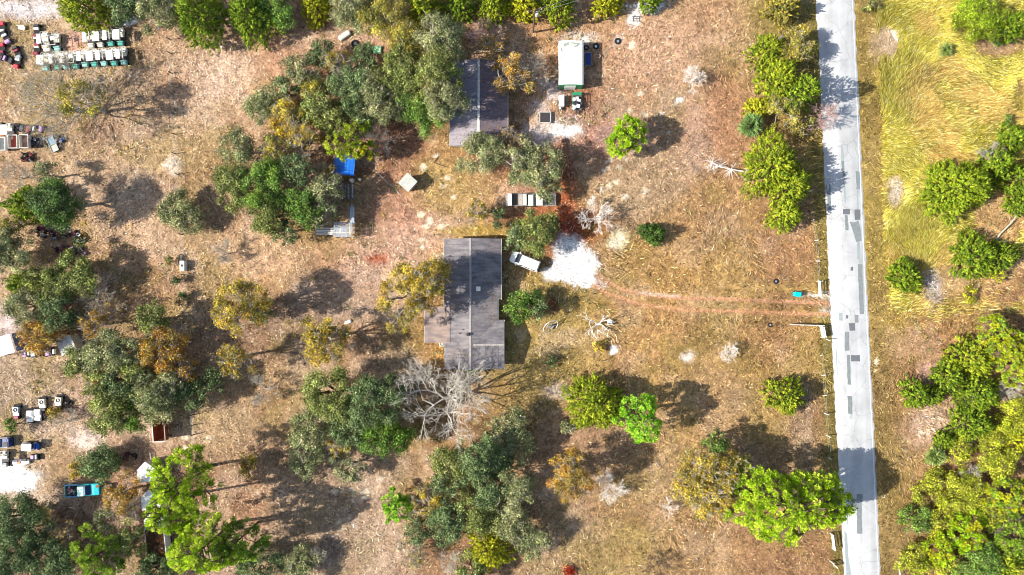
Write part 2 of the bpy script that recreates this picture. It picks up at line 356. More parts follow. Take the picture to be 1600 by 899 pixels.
# ------------------------------------------------------------------ road
def road_mat():
    m, n, l, b = new_mat('bleached_asphalt')
    geo = n.new('ShaderNodeNewGeometry')
    a = n.new('ShaderNodeTexNoise'); a.inputs['Scale'].default_value = .35; a.inputs['Detail'].default_value = 7; l.new(geo.outputs['Position'], a.inputs['Vector'])
    c = n.new('ShaderNodeTexNoise'); c.inputs['Scale'].default_value = 14; c.inputs['Detail'].default_value = 5; l.new(geo.outputs['Position'], c.inputs['Vector'])
    mp = n.new('ShaderNodeMapping'); mp.inputs['Scale'].default_value = (.7, .04, 1); mp.inputs['Rotation'].default_value = (0, 0, R(2.7)); l.new(geo.outputs['Position'], mp.inputs['Vector'])
    s = n.new('ShaderNodeTexNoise'); s.inputs['Scale'].default_value = 1; s.inputs['Detail'].default_value = 3; l.new(mp.outputs[0], s.inputs['Vector'])
    m1 = n.new('ShaderNodeMath'); m1.operation = 'ADD'; l.new(a.outputs['Fac'], m1.inputs[0]); l.new(s.outputs['Fac'], m1.inputs[1])
    m2 = n.new('ShaderNodeMath'); m2.operation = 'MULTIPLY_ADD'; l.new(c.outputs['Fac'], m2.inputs[0]); m2.inputs[1].default_value = .35; l.new(m1.outputs[0], m2.inputs[2])
    r = n.new('ShaderNodeValToRGB'); r.color_ramp.elements[0].position = .0; r.color_ramp.elements[0].color = (.32, .32, .315, 1)
    r.color_ramp.elements[1].position = 1; r.color_ramp.elements[1].color = (.50, .50, .49, 1)
    mr = n.new('ShaderNodeMapRange'); mr.inputs['From Min'].default_value = .85; mr.inputs['From Max'].default_value = 1.5; l.new(m2.outputs[0], mr.inputs['Value'])
    l.new(mr.outputs[0], r.inputs[0]); vo = n.new('ShaderNodeTexVoronoi'); vo.feature = 'DISTANCE_TO_EDGE'; vo.inputs['Scale'].default_value = .28
    wv = n.new('ShaderNodeVectorMath'); wv.operation = 'MULTIPLY_ADD'; l.new(a.outputs['Color'], wv.inputs[0]); wv.inputs[1].default_value = (3, 3, 0); l.new(geo.outputs['Position'], wv.inputs[2]); l.new(wv.outputs[0], vo.inputs['Vector'])
    ck = n.new('ShaderNodeMapRange'); ck.inputs['From Max'].default_value = .018; ck.inputs['To Min'].default_value = .75; l.new(vo.outputs['Distance'], ck.inputs['Value'])
    sc = n.new('ShaderNodeVectorMath'); sc.operation = 'SCALE'; l.new(r.outputs[0], sc.inputs[0]); l.new(ck.outputs[0], sc.inputs['Scale'])
    l.new(sc.outputs[0], b.inputs['Base Color']); b.inputs['Roughness'].default_value = .85
    bp = n.new('ShaderNodeBump'); bp.inputs['Strength'].default_value = .3; bp.inputs['Distance'].default_value = .02
    l.new(c.outputs['Fac'], bp.inputs['Height']); l.new(bp.outputs[0], b.inputs['Normal']); return m
ys = np.concatenate([[-3000, -1000, -300], np.arange(-80, 981, 3), [1200, 2000, 4000]])
el = road_l(ys) + 4.5*(fbm(ys, ys*0+5, 10, 51, 4)-.5); er = road_r(ys) + 4.5*(fbm(ys, ys*0+90, 10, 53, 4)-.5)
cols = []
for t in (0, .04, .5, .96, 1):
    x = el*(1-t) + er*t; z = {0: -.03, .04: .05, .5: .06, .96: .05, 1: -.03}[t]
    cols.append(np.stack([(x-800)/10, (449.5-ys)/10, np.full(len(ys), z)], -1))
V = np.stack(cols, 1).reshape(-1, 3); N = len(ys); ii = (np.arange(N-1)[:, None]*5 + np.arange(4)[None]).ravel()
struct(link('road', np_mesh('road', V, np.stack([ii, ii+5, ii+6, ii+1], -1), None, False), road_mat()))
def road_z(px, py):
    t = (px-road_l(py))/(road_r(py)-road_l(py)); return float(np.interp(t, [0, .04, .5, .96, 1], [-.03, .05, .06, .05, -.03]))
PM = {'g': mat('patch_grey', (118, 124, 124), .85, var=.2, scale=2, bump=.2), 'd': mat('patch_dark', (96, 98, 102), .85, var=.15, scale=2, bump=.2),
      'l': mat('patch_light', (142, 150, 150), .85, var=.12, scale=2, bump=.2), 'w': mat('edge_line_paint', (206, 208, 204), .7, var=.3, scale=3, bump=.1)}
def patch(pts, k, dz=.006, name='asphalt_patch'):
    out = []
    for (ax, ay), (bx, by) in zip(pts, pts[1:] + pts[:1]):
        n_ = max(1, int(math.hypot(bx-ax, by-ay)/6))
        for i in range(n_):
            t = i/n_; out.append((ax+(bx-ax)*t + rnd.uniform(-.5, .5), ay+(by-ay)*t + rnd.uniform(-.5, .5)))
    cx = sum(p[0] for p in pts)/len(pts); cy = sum(p[1] for p in pts)/len(pts)
    v = [((x-800)/10, (449.5-y)/10, road_z(x, y)+dz) for x, y in out]
    me = bpy.data.meshes.new(name); me.from_pydata(v, [], [tuple(range(len(v)-1, -1, -1))]); me.materials.append(PM[k])
    return struct(link(name, me))
for k, x0, y0, x1, y1, sl in [('g',1314,252,1318,275,2),('g',1337,268,1343,296,1),('g',1291,288,1297,328,2),('d',1317,327,1328,335,0),('g',1319,336,1324,360,2),
    ('d',1335,328,1344,344,0),('d',1329,417,1333,423,0),('g',1340,413,1347,491,3),('g',1335,492,1341,504,0),('d',1326,505,1335,517,1),('l',1310,489,1316,501,1),
    ('g',1320,519,1327,548,0),('g',1323,555,1328,601,1),('d',1329,555,1343,565,0),('g',1324,619,1331,647,1),('g',1338,772,1347,784,0),('g',1331,780,1340,792,0),
    ('g',1338,784,1346,834,1),('l',1316,792,1325,820,0),('d',1321,493,1325,498,0),('l',1302,545,1307,594,2)]:
    patch([(x0, y0), (x1, y0), (x1+sl, y1), (x0+sl, y1)], k)
patch([(1328,348),(1341,346),(1345,360),(1346,377),(1337,378),(1333,364)], 'g')
patch([(1313,228),(1317,228),(1322,310),(1320,322),(1318,300)], 'l', .0045)
patch([(1338,295),(1341,295),(1342,405),(1339,405)], 'l', .0045)
patch([(1341,375),(1343,375),(1345,415),(1342,415)], 'l', .0045)
patch([(1319,830),(1323,834),(1325,870),(1330,899),(1326,960),(1321,960),(1322,890),(1320,860)], 'l')
for side, off in ((road_r, -3.2),):
    q = list(np.arange(-80, 985, 12)); a = [(float(side(y))+off-.9, y) for y in q]; c = [(float(side(y))+off+.3, y) for y in reversed(q)]
    o = patch(a + c, 'w', .004, 'painted_edge_line')

# ------------------------------------------------------------------ ground cover (nobody could count it)
def blades(name, label, X, Y, L, W, ang, lift, tint, segs=2):
    """bent strips: base at X, Y, heading ang, length L, tip lifted; 'segs' quads per blade"""
    n_ = len(X); dx, dy = np.cos(ang), np.sin(ang); z0 = ground_z(800+X*10, 449.5-Y*10)
    bend = rng.normal(0, .35, n_); Vs = []
    for k in range(segs+1):
        t = k/segs; a = ang + bend*t; u = t*L
        x = X + np.cos(a)*u; y = Y + np.sin(a)*u; z = z0 - .02 + lift*np.sin(t*2.2)/.9
        w = W*(1 - .75*t)/2; nxv, nyv = -np.sin(a)*w, np.cos(a)*w
        Vs += [np.stack([x-nxv, y-nyv, z], -1), np.stack([x+nxv, y+nyv, z+.08*W], -1)]
    V = np.stack(Vs, 1); m_ = 2*(segs+1); base = (np.arange(n_)*m_)[:, None]
    F = np.concatenate([base + np.array([2*k, 2*k+2, 2*k+3, 2*k+1]) for k in range(segs)], 0)
    T = np.repeat(tint[:, None, :], m_, 1)
    return tag(link(name, np_mesh(name, V.reshape(-1, 3), F, T.reshape(-1, 3)), GRASS), label, 'grass', kind='stuff')
def scatter(n_, x0, x1, y0, y1): return rng.uniform(x0, x1, n_), rng.uniform(y0, y1, n_)
def on_bare(px, py):
    m = np.zeros(px.shape, bool)
    for (sx, sy, rx, ry, sc, st, eg) in SPOTS:
        if sc.min() > lin((0,0,190))[2]: m |= np.hypot((px-sx)/(rx*1.0), (py-sy)/(ry*1.0)) < .9
    for pts, hw, lc, st in LINES[:5]: m |= seg_dist(px, py, pts) < hw*1.45
    return m
# short dry grass and litter of the yards
X, Y = scatter(190000, -86, 86, -50, 50); px, py = 800+X*10, 449.5-Y*10
keep = ((px < road_l(py)-4) | (px > road_r(py)+3)) & ~(on_bare(px, py) & (rng.random(len(px)) < .85))
dens = .35 + .65*sstep(.40, .58, fbm(px, py, 50, 61)); keep &= rng.random(len(px)) < dens
em = east_mask(px, py); keep &= em < .5
X, Y, px, py = X[keep], Y[keep], px[keep], py[keep]; n_ = len(X)
g = gcolor_at(X, Y); b_ = np.exp(rng.normal(-.02, .62, n_))[:, None]
hue = rng.normal(0, .07, n_); g = g*b_*np.stack([1+hue*.5, 1+hue, 1-hue], -1)
straw = (rng.random(n_) < .26)[:, None]; g = np.where(straw, g*.40 + np.where((px > 900)[:, None], lin((240,208,150))*.42, lin((250,224,184))*.52), g)
tall = sstep(.45, .65, fbm(px, py, 90, 63)) * sstep(850, 1000, px)
ang = rng.uniform(0, 2*math.pi, n_) + 0
ang = np.where(rng.random(n_) < tall*.9, fbm(px, py, 120, 67, 2)*9 + rng.normal(0, .35, n_), ang)
blades('dry_grass', 'short dry tan grass and leaf litter covering the yards', X, Y, rng.uniform(.22, .6, n_)*(1+tall*.55), rng.uniform(.06, .15, n_), ang,
       rng.uniform(.04, .22, n_)*(1+tall), np.clip(g, 0.01, .85))
# tall lodged yellow grass east of the road, combed in swirls
X, Y = scatter(210000, 52, 87, -16, 50); px, py = 800+X*10, 449.5-Y*10
em = east_mask(px, py); keep = rng.random(len(px)) < em; X, Y, px, py = X[keep], Y[keep], px[keep], py[keep]; n_ = len(X)
ang = .35 + (fbm(px, py, 110, 71, 2)-.5)*4.4 + rng.normal(0, .28, n_)
c0 = lin((240,220,98))*.72; c1 = lin((192,178,66))*.66; c2 = lin((222,182,100))*.68; c3 = lin((150,146,52))*.62
q = fbm(px, py, 70, 73, 3); tt = sstep(.38, .62, q)[:, None]; g = c1*(1-tt) + c0*tt
k = sstep(.55, .68, fbm(px, py, 90, 77, 3))[:, None]; g = g*(1-k) + c2*k
k = (rng.random(n_) < .10 + .35*sstep(.5, .62, fbm(px, py, 34, 76, 3)))[:, None]; g = np.where(k, c3, g); k = (rng.random(n_) < .2)[:, None]; g = np.where(k, lin((238,224,140))*.72, g)
g = g*np.exp(rng.normal(0, .42, n_))[:, None]*(.75+.5*fbm(px, py, 26, 79, 3))[:, None]
blades('tall_yellow_grass', 'tall yellow green grass lodged in swirls east of the road', X, Y, rng.uniform(.4, 1.25, n_), rng.uniform(.05, .10, n_), ang,
       rng.uniform(.15, .5, n_)*(.85+.4*tt[:, 0]), np.clip(g, .01, .85), 3)
# tufts on the mown verges
ty = rng.uniform(-60, 960, 26000); sd_ = rng.random(26000) < .4
tx = np.where(sd_, road_l(ty) - rng.uniform(1, 22, 26000), road_r(ty) + rng.uniform(1, 40, 26000))
X, Y = (tx-800)/10, (449.5-ty)/10; g = gcolor_at(X, Y)*np.exp(rng.normal(0.05, .3, 26000))[:, None]*np.array([1, 1.04, .9])
blades('verge_grass', 'short olive grass on the mown road verges', X, Y, rng.uniform(.1, .3, 26000), rng.uniform(.04, .08, 26000), rng.uniform(0, 6.28, 26000), rng.uniform(.03, .1, 26000), np.clip(g, .01, .8))
# dead twigs and grey sticks lying in the litter
ns = 5200; X, Y = scatter(ns, -82, 82, -46, 46); px, py = 800+X*10, 449.5-Y*10
keep = ((px < road_l(py)-8) | (px > road_r(py)+40)) & (fbm(px, py, 80, 81) > .47); X, Y, px, py = X[keep], Y[keep], px[keep], py[keep]; n_ = len(X)
g = lin((206,198,184))*.6*np.exp(rng.normal(0, .3, n_))[:, None]
o = blades('fallen_twigs', 'thin grey fallen twigs scattered through the litter', X, Y, rng.uniform(.4, 1.6, n_), rng.uniform(.03, .06, n_), rng.uniform(0, 6.28, n_), rng.uniform(.04, .12, n_), np.clip(g, .01, .8))
o['category'] = 'twigs'
# fallen leaves under the oaks: small dark and rusty flakes
X, Y = scatter(60000, -82, 60, -46, 46); px, py = 800+X*10, 449.5-Y*10
keep = (px < road_l(py)-24) & (rng.random(len(px)) < .15 + .85*sstep(.48, .62, fbm(px, py, 90, 83))) & ~on_bare(px, py); X, Y, px, py = X[keep], Y[keep], px[keep], py[keep]; n_ = len(X)
pal = np.array([lin(c) for c in ((120,78,54),(92,66,48),(176,120,84),(222,180,150),(146,100,72))])*.62
g = pal[rng.integers(0, 5, n_)]*np.exp(rng.normal(0, .2, n_))[:, None]
o = blades('leaf_litter', 'brown and rusty fallen leaves lying under the oaks', X, Y, rng.uniform(.12, .26, n_), rng.uniform(.1, .2, n_), rng.uniform(0, 6.28, n_), rng.uniform(.02, .06, n_), g, 1)
o['category'] = 'leaf litter'

# ------------------------------------------------------------------ trees
def unit(v): return v/np.maximum(np.linalg.norm(v, axis=-1, keepdims=True), 1e-6)
class Tri:
    """collects leaf triangles"""
    def __init__(s): s.V = []; s.T = []
    def leaves(s, C, size, tint, nrm=None, flat=.5, slim=.55):
        n_ = len(C)
        if n_ == 0: return
        N = unit(rng.normal(0, 1, (n_, 3)))
        if nrm is not None: N = unit(N*(1-flat) + nrm*flat*1.6)
        A = unit(np.cross(N, rng.normal(0, 1, (n_, 3)))); B = np.cross(N, A)
        sz = (size*rng.uniform(.6, 1.35, n_))[:, None]
        s.V.append(np.stack([C + A*sz*.75, C - A*sz*.45 + B*sz*slim, C - A*sz*.45 - B*sz*slim], 1).reshape(-1, 3))
        s.T.append(np.repeat(np.clip(tint, .004, .9), 3, 0))
    def strokes(s, P0, P1, w, tint):
        """slim triangles from P0 (wide) to P1 (point)"""
        n_ = len(P0); d = unit(P1-P0); sd_ = unit(np.cross(d, rng.normal(0, 1, (n_, 3)))); w = (np.zeros(n_)+w)[:, None]
        s.V.append(np.stack([P0 + sd_*w, P0 - sd_*w, P1], 1).reshape(-1, 3)); s.T.append(np.repeat(np.clip(tint, .004, .9), 3, 0))
    def obj(s, name, parent, m=LEAF):
        V = np.concatenate(s.V); return link(name, np_mesh(name, V, np.arange(len(V)).reshape(-1, 3), np.concatenate(s.T)), m, parent)
class Limbs:
    def __init__(s): s.a = []; s.b = []; s.ra = []; s.rb = []
    def seg(s, a, b, ra, rb): s.a.append(a); s.b.append(b); s.ra.append(ra); s.rb.append(rb)
    def curve(s, a, b, ra, rb, n_=3, jit=.1, sag=0.):
        a = np.array(a, float); b = np.array(b, float); Lg = np.linalg.norm(b-a); p = a; r = ra
        for k in range(1, n_+1):
            t = k/n_; q = a + (b-a)*t + (rng.normal(0, jit*Lg*(1-t*.5), 3)*(k < n_)); q[2] += sag*math.sin(math.pi*t)*Lg
            r2 = ra + (rb-ra)*t; s.seg(p, q, r, r2); p = q; r = r2
        return p
    def obj(s, name, m, parent, k=4):
        a = np.array(s.a); b = np.array(s.b); ra = np.array(s.ra); rb = np.array(s.rb); n_ = len(a)
        d = unit(b-a); ref = np.where(np.abs(d[:, 2:3]) < .9, np.array([[0, 0, 1.]]), np.array([[1., 0, 0]]))
        u = unit(np.cross(d, ref)); v = np.cross(d, u); rings = []
        for c, r in ((a, ra), (b + d*rb[:, None]*.4, rb)):
            for i in range(k):
                t = 2*math.pi*i/k; rings.append(c + r[:, None]*(math.cos(t)*u + math.sin(t)*v))
        V = np.stack(rings, 1).reshape(-1, 3); base = (np.arange(n_)*2*k)[:, None]
        F = np.concatenate([base + np.array([i, (i+1) % k, k+(i+1) % k, k+i]) for i in range(k)], 0)
        return link(name, np_mesh(name, V, F, None, True), m, parent)
FOL = .92
def tints(pal, n_, idx=None):
    pal = np.array([lin(c) for c in pal])*np.array([1.0, .92, .72])*FOL
    return pal[rng.integers(0, len(pal), n_) if idx is None else idx]

OAK_G = ((124,138,82),(146,158,102),(102,118,70),(164,172,120),(116,134,82),(134,148,80))
OAK_S = ((138,146,108),(158,164,126),(112,124,90),(176,178,144),(126,142,104))
OAK_D = ((96,120,84),(120,144,104),(78,100,68),(144,164,122),(106,130,90))
OAK_B = ((110,146,64),(130,164,72),(84,120,54),(98,132,70),(122,152,84))
OAK_Y = ((164,160,70),(140,142,72),(184,170,78),(122,132,74),(150,140,92))
AUT_O = ((194,156,62),(172,138,60),(206,172,80),(154,130,70),(184,134,62),(148,140,80))
AUT_Y = ((190,170,60),(166,152,58),(204,184,80),(146,140,66),(180,150,60),(138,134,84))
CED = ((158,178,44),(132,156,40),(182,196,62),(104,132,36),(146,164,48))
CED_G = ((116,146,38),(138,166,44),(88,120,32),(154,178,58),(100,132,36))
CED_Y = ((188,194,44),(164,172,40),(208,210,60),(138,150,38))
PINE = ((168,206,44),(188,220,58),(144,184,38),(204,230,84),(128,164,40))
PINE_D = ((126,164,54),(148,184,66),(104,140,46),(166,194,82))
LIME = ((150,210,62),(174,224,84),(128,186,52),(164,214,70))
SE_P = ((174,184,54),(150,168,48),(190,198,78),(122,140,44),(152,162,66))
GRP = {'oak': 'evergreen oaks around the yards', 'cedar': 'dense bushy cedars', 'pine': 'bright green pines', 'autumn': 'yellowing oaks with thinning crowns',
       'bare': 'leafless grey trees', 'palm': 'palmettos', 'shrub': 'low shrubs'}
def tree(kind, px, py, rp, ht, label, pal=None, dens=1.0, bark=None, lean=(0, 0), squash=1.0, cat=None, thick=1.0):
    global rng; rng = np.random.default_rng(int(abs(px)*977+abs(py)*13+rp))
    if kind == 'oak' and rp < 46: rp *= 1.08
    if px > 1380 and kind in ('oak', 'shrub') and pal in (OAK_G, OAK_Y): pal = SE_P
    hc = ht*.62; X, Y, _ = P(px, py, hc); Rr = rp/10*(H-hc)/H
    bx, by = X - lean[0], Y - lean[1]
    nm = {'oak': 'oak_tree', 'cedar': 'cedar_tree', 'pine': 'pine_tree', 'autumn': 'autumn_oak', 'bare': 'bare_tree', 'shrub': 'shrub', 'palm': 'palmetto'}[kind]
    root = thing(nm, label, cat or {'shrub': 'shrub', 'palm': 'palm'}.get(kind, 'tree'), (bx, by, 0), 0, GRP[kind])
    C0 = np.array([lean[0], lean[1], 0.]); lb = Limbs(); T = Tri(); ph = rng.uniform(0, 6.28, 4)
    def outline(a): return 1 + .15*np.sin(2*a+ph[0]) + .12*np.sin(3*a+ph[1]) + .10*np.sin(5*a+ph[2]) + .06*np.sin(9*a+ph[3])
    if kind in ('oak', 'autumn', 'shrub'):
        aut = kind == 'autumn'; base = .12 if kind == 'shrub' else .28
        pal = pal or (AUT_O if aut else OAK_G); npal = len(pal)
        nc = max(6, int((6.8 if aut else 7.0)*Rr**1.55*dens)) + 4
        a = rng.uniform(0, 6.28, nc); rr = np.sqrt(rng.random(nc))*Rr*.86*outline(a)
        zt = ht*(base + (1-base)*np.sqrt(np.clip(1-(rr/(Rr*1.22))**2, .05, 1)))
        low = rng.random(nc) < .25; zt = np.where(low, zt*rng.uniform(.55, .85, nc), zt*rng.uniform(.84, 1.0, nc))
        CC = np.stack([C0[0]+rr*np.cos(a), C0[1]+rr*np.sin(a)*squash, zt], -1)
        if kind != 'shrub':
            gap = vnoise(CC[:, 0]*10+px, CC[:, 1]*10+py, 17, 97); keep_ = (gap > (.17 if not aut else .22)) | (rp < 30); CC, rr = CC[keep_], rr[keep_]; nc = len(CC)
        cr = rng.uniform(.40, 1.15, nc)*(.8 if aut else .95)*min(1.15, max(.6, Rr/3))
        CC[:, 2] -= cr*.5
        fork = C0*.55 + np.array([0, 0, ht*(.12 if kind == 'shrub' else .30)]); tr = .05 + Rr*.045
        lb.curve((0, 0, -.1), fork, tr*1.35, tr, 3, .05)
        nl = max(3, int(nc/6)); heads = []
        for i in range(nl):
            aa = 6.28*i/nl + rng.uniform(-.4, .4); e = np.array([C0[0]+math.cos(aa)*Rr*.42, C0[1]+math.sin(aa)*Rr*.42*squash, ht*rng.uniform(.5, .72)])
            heads.append(lb.curve(fork, e, tr*.62, tr*.34, 3, .07))
        heads = np.array(heads)
        for c in CC:
            h_ = heads[np.argmin(np.linalg.norm(heads-c, axis=1))]; lb.curve(h_, c, tr*.3, .035, 3, .09)
            for _ in range(4 if aut else 2):
                d = unit(rng.normal(0, 1, 3) + np.array([0, 0, .5])); lb.curve(c, c + d*rng.uniform(.5, 1.2), .032, .012, 2, .1)
        per = int((160 if aut else 175)*(.8 if kind == 'shrub' else 1))
        idx = np.repeat(np.arange(nc), np.maximum((per*(cr/.8)**2).astype(int), 12)); m_ = len(idx)
        d = unit(rng.normal(0, 1, (m_, 3)) + np.array([0, 0, .35])); rad = cr[idx]*rng.uniform(.35, 1.15, m_)
        Pt = CC[idx] + d*rad[:, None]*np.array([1.05, 1.05, .72])
        cl = rng.integers(0, npal, nc)[idx]; mixv = rng.random(m_) < .35; cl = np.where(mixv, rng.integers(0, npal, m_), cl)
        T.leaves(Pt, .165, tints(pal, m_, cl)*np.exp(rng.normal(.03, .30, m_))[:, None]*np.exp(rng.normal(0, .24, nc))[idx][:, None], d, .45)
        for i in range(int(nc*(1.2 if aut else .5))):    # dead grey twigs poking out of the crown
            c = CC[rng.integers(nc)]; d = unit(rng.normal(0, 1, 3) + np.array([0, 0, .9])); L_ = rng.uniform(.8, 1.7)
            e = lb.curve(c, c+d*L_, .045, .02, 2, .08); lb.seg(c+d*L_*.5, c+d*L_*.5 + unit(d+rng.normal(0, .6, 3))*L_*.5, .03, .012)
        bk = bark or (BARKG if aut or pal in (OAK_S, OAK_Y) else BARK)
    elif kind == 'cedar':
        pal = pal or CED; nsp = int(52*Rr**1.75*dens) + 30
        a = rng.uniform(0, 6.28, nsp); u = rng.random(nsp)**.5; lobes = 1 + .07*np.sin(11*a+ph[1]) + .05*np.sin(17*a+ph[2]); rr = u*Rr*.92*outline(a)*lobes
        prof = ht*(1 - .72*u**1.7)
        z = prof*np.where(rng.random(nsp) < .22, rng.uniform(.35, .8, nsp), rng.uniform(.9, 1.02, nsp))
        # ragged: lumps
        lump = fbm((X*10+rr*np.cos(a)*10), (rr*np.sin(a)*10+Y*10), 13, 91, 2); z *= .82 + .36*lump
        S = np.stack([C0[0]+rr*np.cos(a), C0[1]+rr*np.sin(a)*squash, np.maximum(z-.5, .15)], -1)
        out = unit(np.stack([np.cos(a)*u*1.2, np.sin(a)*u*1.2, np.full(nsp, .75)], -1) + rng.normal(0, .22, (nsp, 3)))
        Ls = rng.uniform(.5, .95, nsp)*min(1.1, .55+Rr*.14); m_ = 24
        idx = np.repeat(np.arange(nsp), m_); t = np.tile(np.linspace(.0, 1, m_), nsp)
        wd = (.34*(1-t)**.8 + .05)*Ls[idx]
        side = unit(np.cross(out[idx], rng.normal(0, 1, (len(idx), 3))))
        Pt = S[idx] + out[idx]*(t*Ls[idx])[:, None] + side*wd[:, None]*.6
        ci = rng.integers(0, len(pal), nsp)[idx]
        T.leaves(Pt, .155, tints(pal, len(idx), ci)*.88*np.exp(rng.normal(0, .16, len(idx)))[:, None]*np.exp(rng.normal(0, .2, nsp))[idx][:, None], unit(out[idx]+side*.8), .55)
        nin = int(nsp*.9); a2 = rng.uniform(0, 6.28, nin); u2 = np.sqrt(rng.random(nin)); r2 = u2*Rr*.82*outline(a2)
        Pi = np.stack([C0[0]+r2*np.cos(a2), C0[1]+r2*np.sin(a2)*squash, ht*(1-.75*u2**1.6)*rng.uniform(.3, .85, nin)], -1)
        T.leaves(Pi, .34, tints(pal, nin)*.8, None)
        lb.curve((0, 0, -.1), (C0[0], C0[1], ht*.9), .07+Rr*.03, .03, 4, .02)
        for i in range(int(8+Rr*3)):
            aa = rng.uniform(0, 6.28); z0 = rng.uniform(.15, .6)*ht; lb.curve((C0[0]*z0/ht, C0[1]*z0/ht, z0), (C0[0]+math.cos(aa)*Rr*.75, C0[1]+math.sin(aa)*Rr*.75*squash, z0+ht*.12), .05, .02, 2, .05)
        bk = bark or BARK
    elif kind == 'pine':
        pal = pal or PINE; npf = int(9.5*Rr**1.75*dens) + 14
        a = rng.uniform(0, 6.28, npf); u = rng.random(npf)**.52; rr = u*Rr*.93*outline(a)
        z = ht*(1 - .42*u**1.5)*rng.uniform(.74, 1.0, npf)
        S = np.stack([C0[0]+rr*np.cos(a), C0[1]+rr*np.sin(a)*squash, z], -1); tr = .08+Rr*.028
        trunk_top = np.array([C0[0], C0[1], ht*.93]); lb.curve((0, 0, -.1), trunk_top*np.array([.6, .6, .6]), tr*1.3, tr*.8, 4, .012); lb.curve(trunk_top*np.array([.6, .6, .6]), trunk_top, tr*.8, .04, 4, .02)
        nl = int(7+Rr*3); heads = []
        for i in range(nl):
            f_ = .5 + .42*i/nl; q = trunk_top*f_; aa = i*2.4 + rng.uniform(-.3, .3); ex = Rr*(.66-.3*(i/nl))
            heads.append(lb.curve(q, (C0[0]+math.cos(aa)*ex, C0[1]+math.sin(aa)*ex*squash, ht*(f_+.12)), tr*.42, .05, 3, .05))
        heads = np.array(heads)
        for c in S: lb.curve(heads[np.argmin(np.linalg.norm(heads-c, axis=1))], c, .045, .022, 2, .06)
        m_ = 64; idx = np.repeat(np.arange(npf), m_); pr = (rng.uniform(.34, .56, npf)*min(1.15, .8+Rr*.06))[idx]
        d = unit(rng.normal(0, 1, (len(idx), 3)) + np.array([0, 0, .45]))
        P1 = S[idx] + d*pr[:, None]; P0 = S[idx] + d*pr[:, None]*.18
        ci = rng.integers(0, len(pal), npf)[idx]
        T.strokes(P1, P0, .058, tints(pal, len(idx), ci)*np.exp(rng.normal(0, .18, len(idx)))[:, None]*np.exp(rng.normal(0, .12, npf))[idx][:, None])
        bk = bark or BARK
    elif kind == 'bare':
        bk = bark or BARKG
        def grow(p, d, L_, r, dep):
            q = p + d*L_; mid = p + d*L_*.5 + rng.normal(0, L_*.07, 3)
            lb.seg(p, mid, r, r*.82); lb.seg(mid, q, r*.82, r*.66)
            if dep == 0: return
            for k in range(2 + (rng.random() < (.8 if rp > 50 else .45)) + (dep > 3 and rp < 50)):
                nd = unit(d + rng.normal(0, .46, 3)*np.array([1, 1, .6]) + np.array([0, 0, .02])); grow(q if k < 2 else mid, nd, L_*rng.uniform(.60, .88), max(r*.64, .016), dep-1)
        dep = (7 if rp > 50 else (6 if rp > 19 else 5)) - (2 if thick > 1 else 0)
        p0 = np.array([0, 0, -.1]); th = ht*.18; lb.seg(p0, np.array([C0[0]*.3, C0[1]*.3, th]), .05+Rr*.026, .04+Rr*.022)
        nb = 6 if rp > 50 else 5; lf = 1.35 if thick > 1 else 1
        for i in range(nb):
            aa = 6.28*i/nb + rng.uniform(-.5, .5); d = unit(np.array([math.cos(aa)*Rr*.55 + C0[0]*.6, (math.sin(aa)*Rr*.55)*squash + C0[1]*.6, ht*.42*rng.uniform(.6, 1.3)]))
            grow(np.array([C0[0]*.3, C0[1]*.3, th]), d, math.hypot(Rr, ht*.5)*(.33 if rp > 50 else .29)*lf, (.022+Rr*(.018 if rp > 50 else .011))*thick, dep-1)
        if dens != 1.0:      # a few leaves still hanging on
            e = np.array(lb.b); e = e[np.array(lb.rb) < .03]; e = e[rng.integers(0, len(e), int(500*dens))] + rng.normal(0, .18, (int(500*dens), 3))
            T.leaves(e, .2, tints(pal or OAK_Y, len(e)))
    elif kind == 'palm':
        pal = pal or ((120,150,78),(146,170,100),(96,128,70),(168,186,120)); lb.curve((0, 0, -.1), (0, 0, ht*.6), .16, .14, 2, .0); bk = BARK
        nf = int(26*dens)
        for i in range(nf):
            aa = rng.uniform(0, 6.28); el_ = rng.uniform(-.1, 1.45); d = np.array([math.cos(aa)*math.cos(el_), math.sin(aa)*math.cos(el_), math.sin(el_)])
            b0 = np.array([0, 0, ht*.6]); hub = b0 + d*Rr*rng.uniform(.15, .45); lb.seg(b0, hub, .025, .018); s_ = unit(np.cross(d, [0, 0, 1.])); nb = 15
            th = np.linspace(-1.5, 1.5, nb)[:, None]; dd = unit(d*np.cos(th) + s_*np.sin(th) + np.array([0, 0, -.12]))
            t_ = tints(pal, 1)[0]*np.exp(rng.normal(0, .15, nb))[:, None]; tip = hub + dd*Rr*.58*rng.uniform(.85, 1.05, (nb, 1)); mid = hub + dd*Rr*.3
            T.strokes(mid, tip, Rr*.038, t_); T.strokes(mid, np.repeat(hub[None], nb, 0), Rr*.038, t_)
    lb.obj('trunk', bk, root, 5 if rp > 50 else 4)
    if T.V: T.obj('crown', root)
    return root

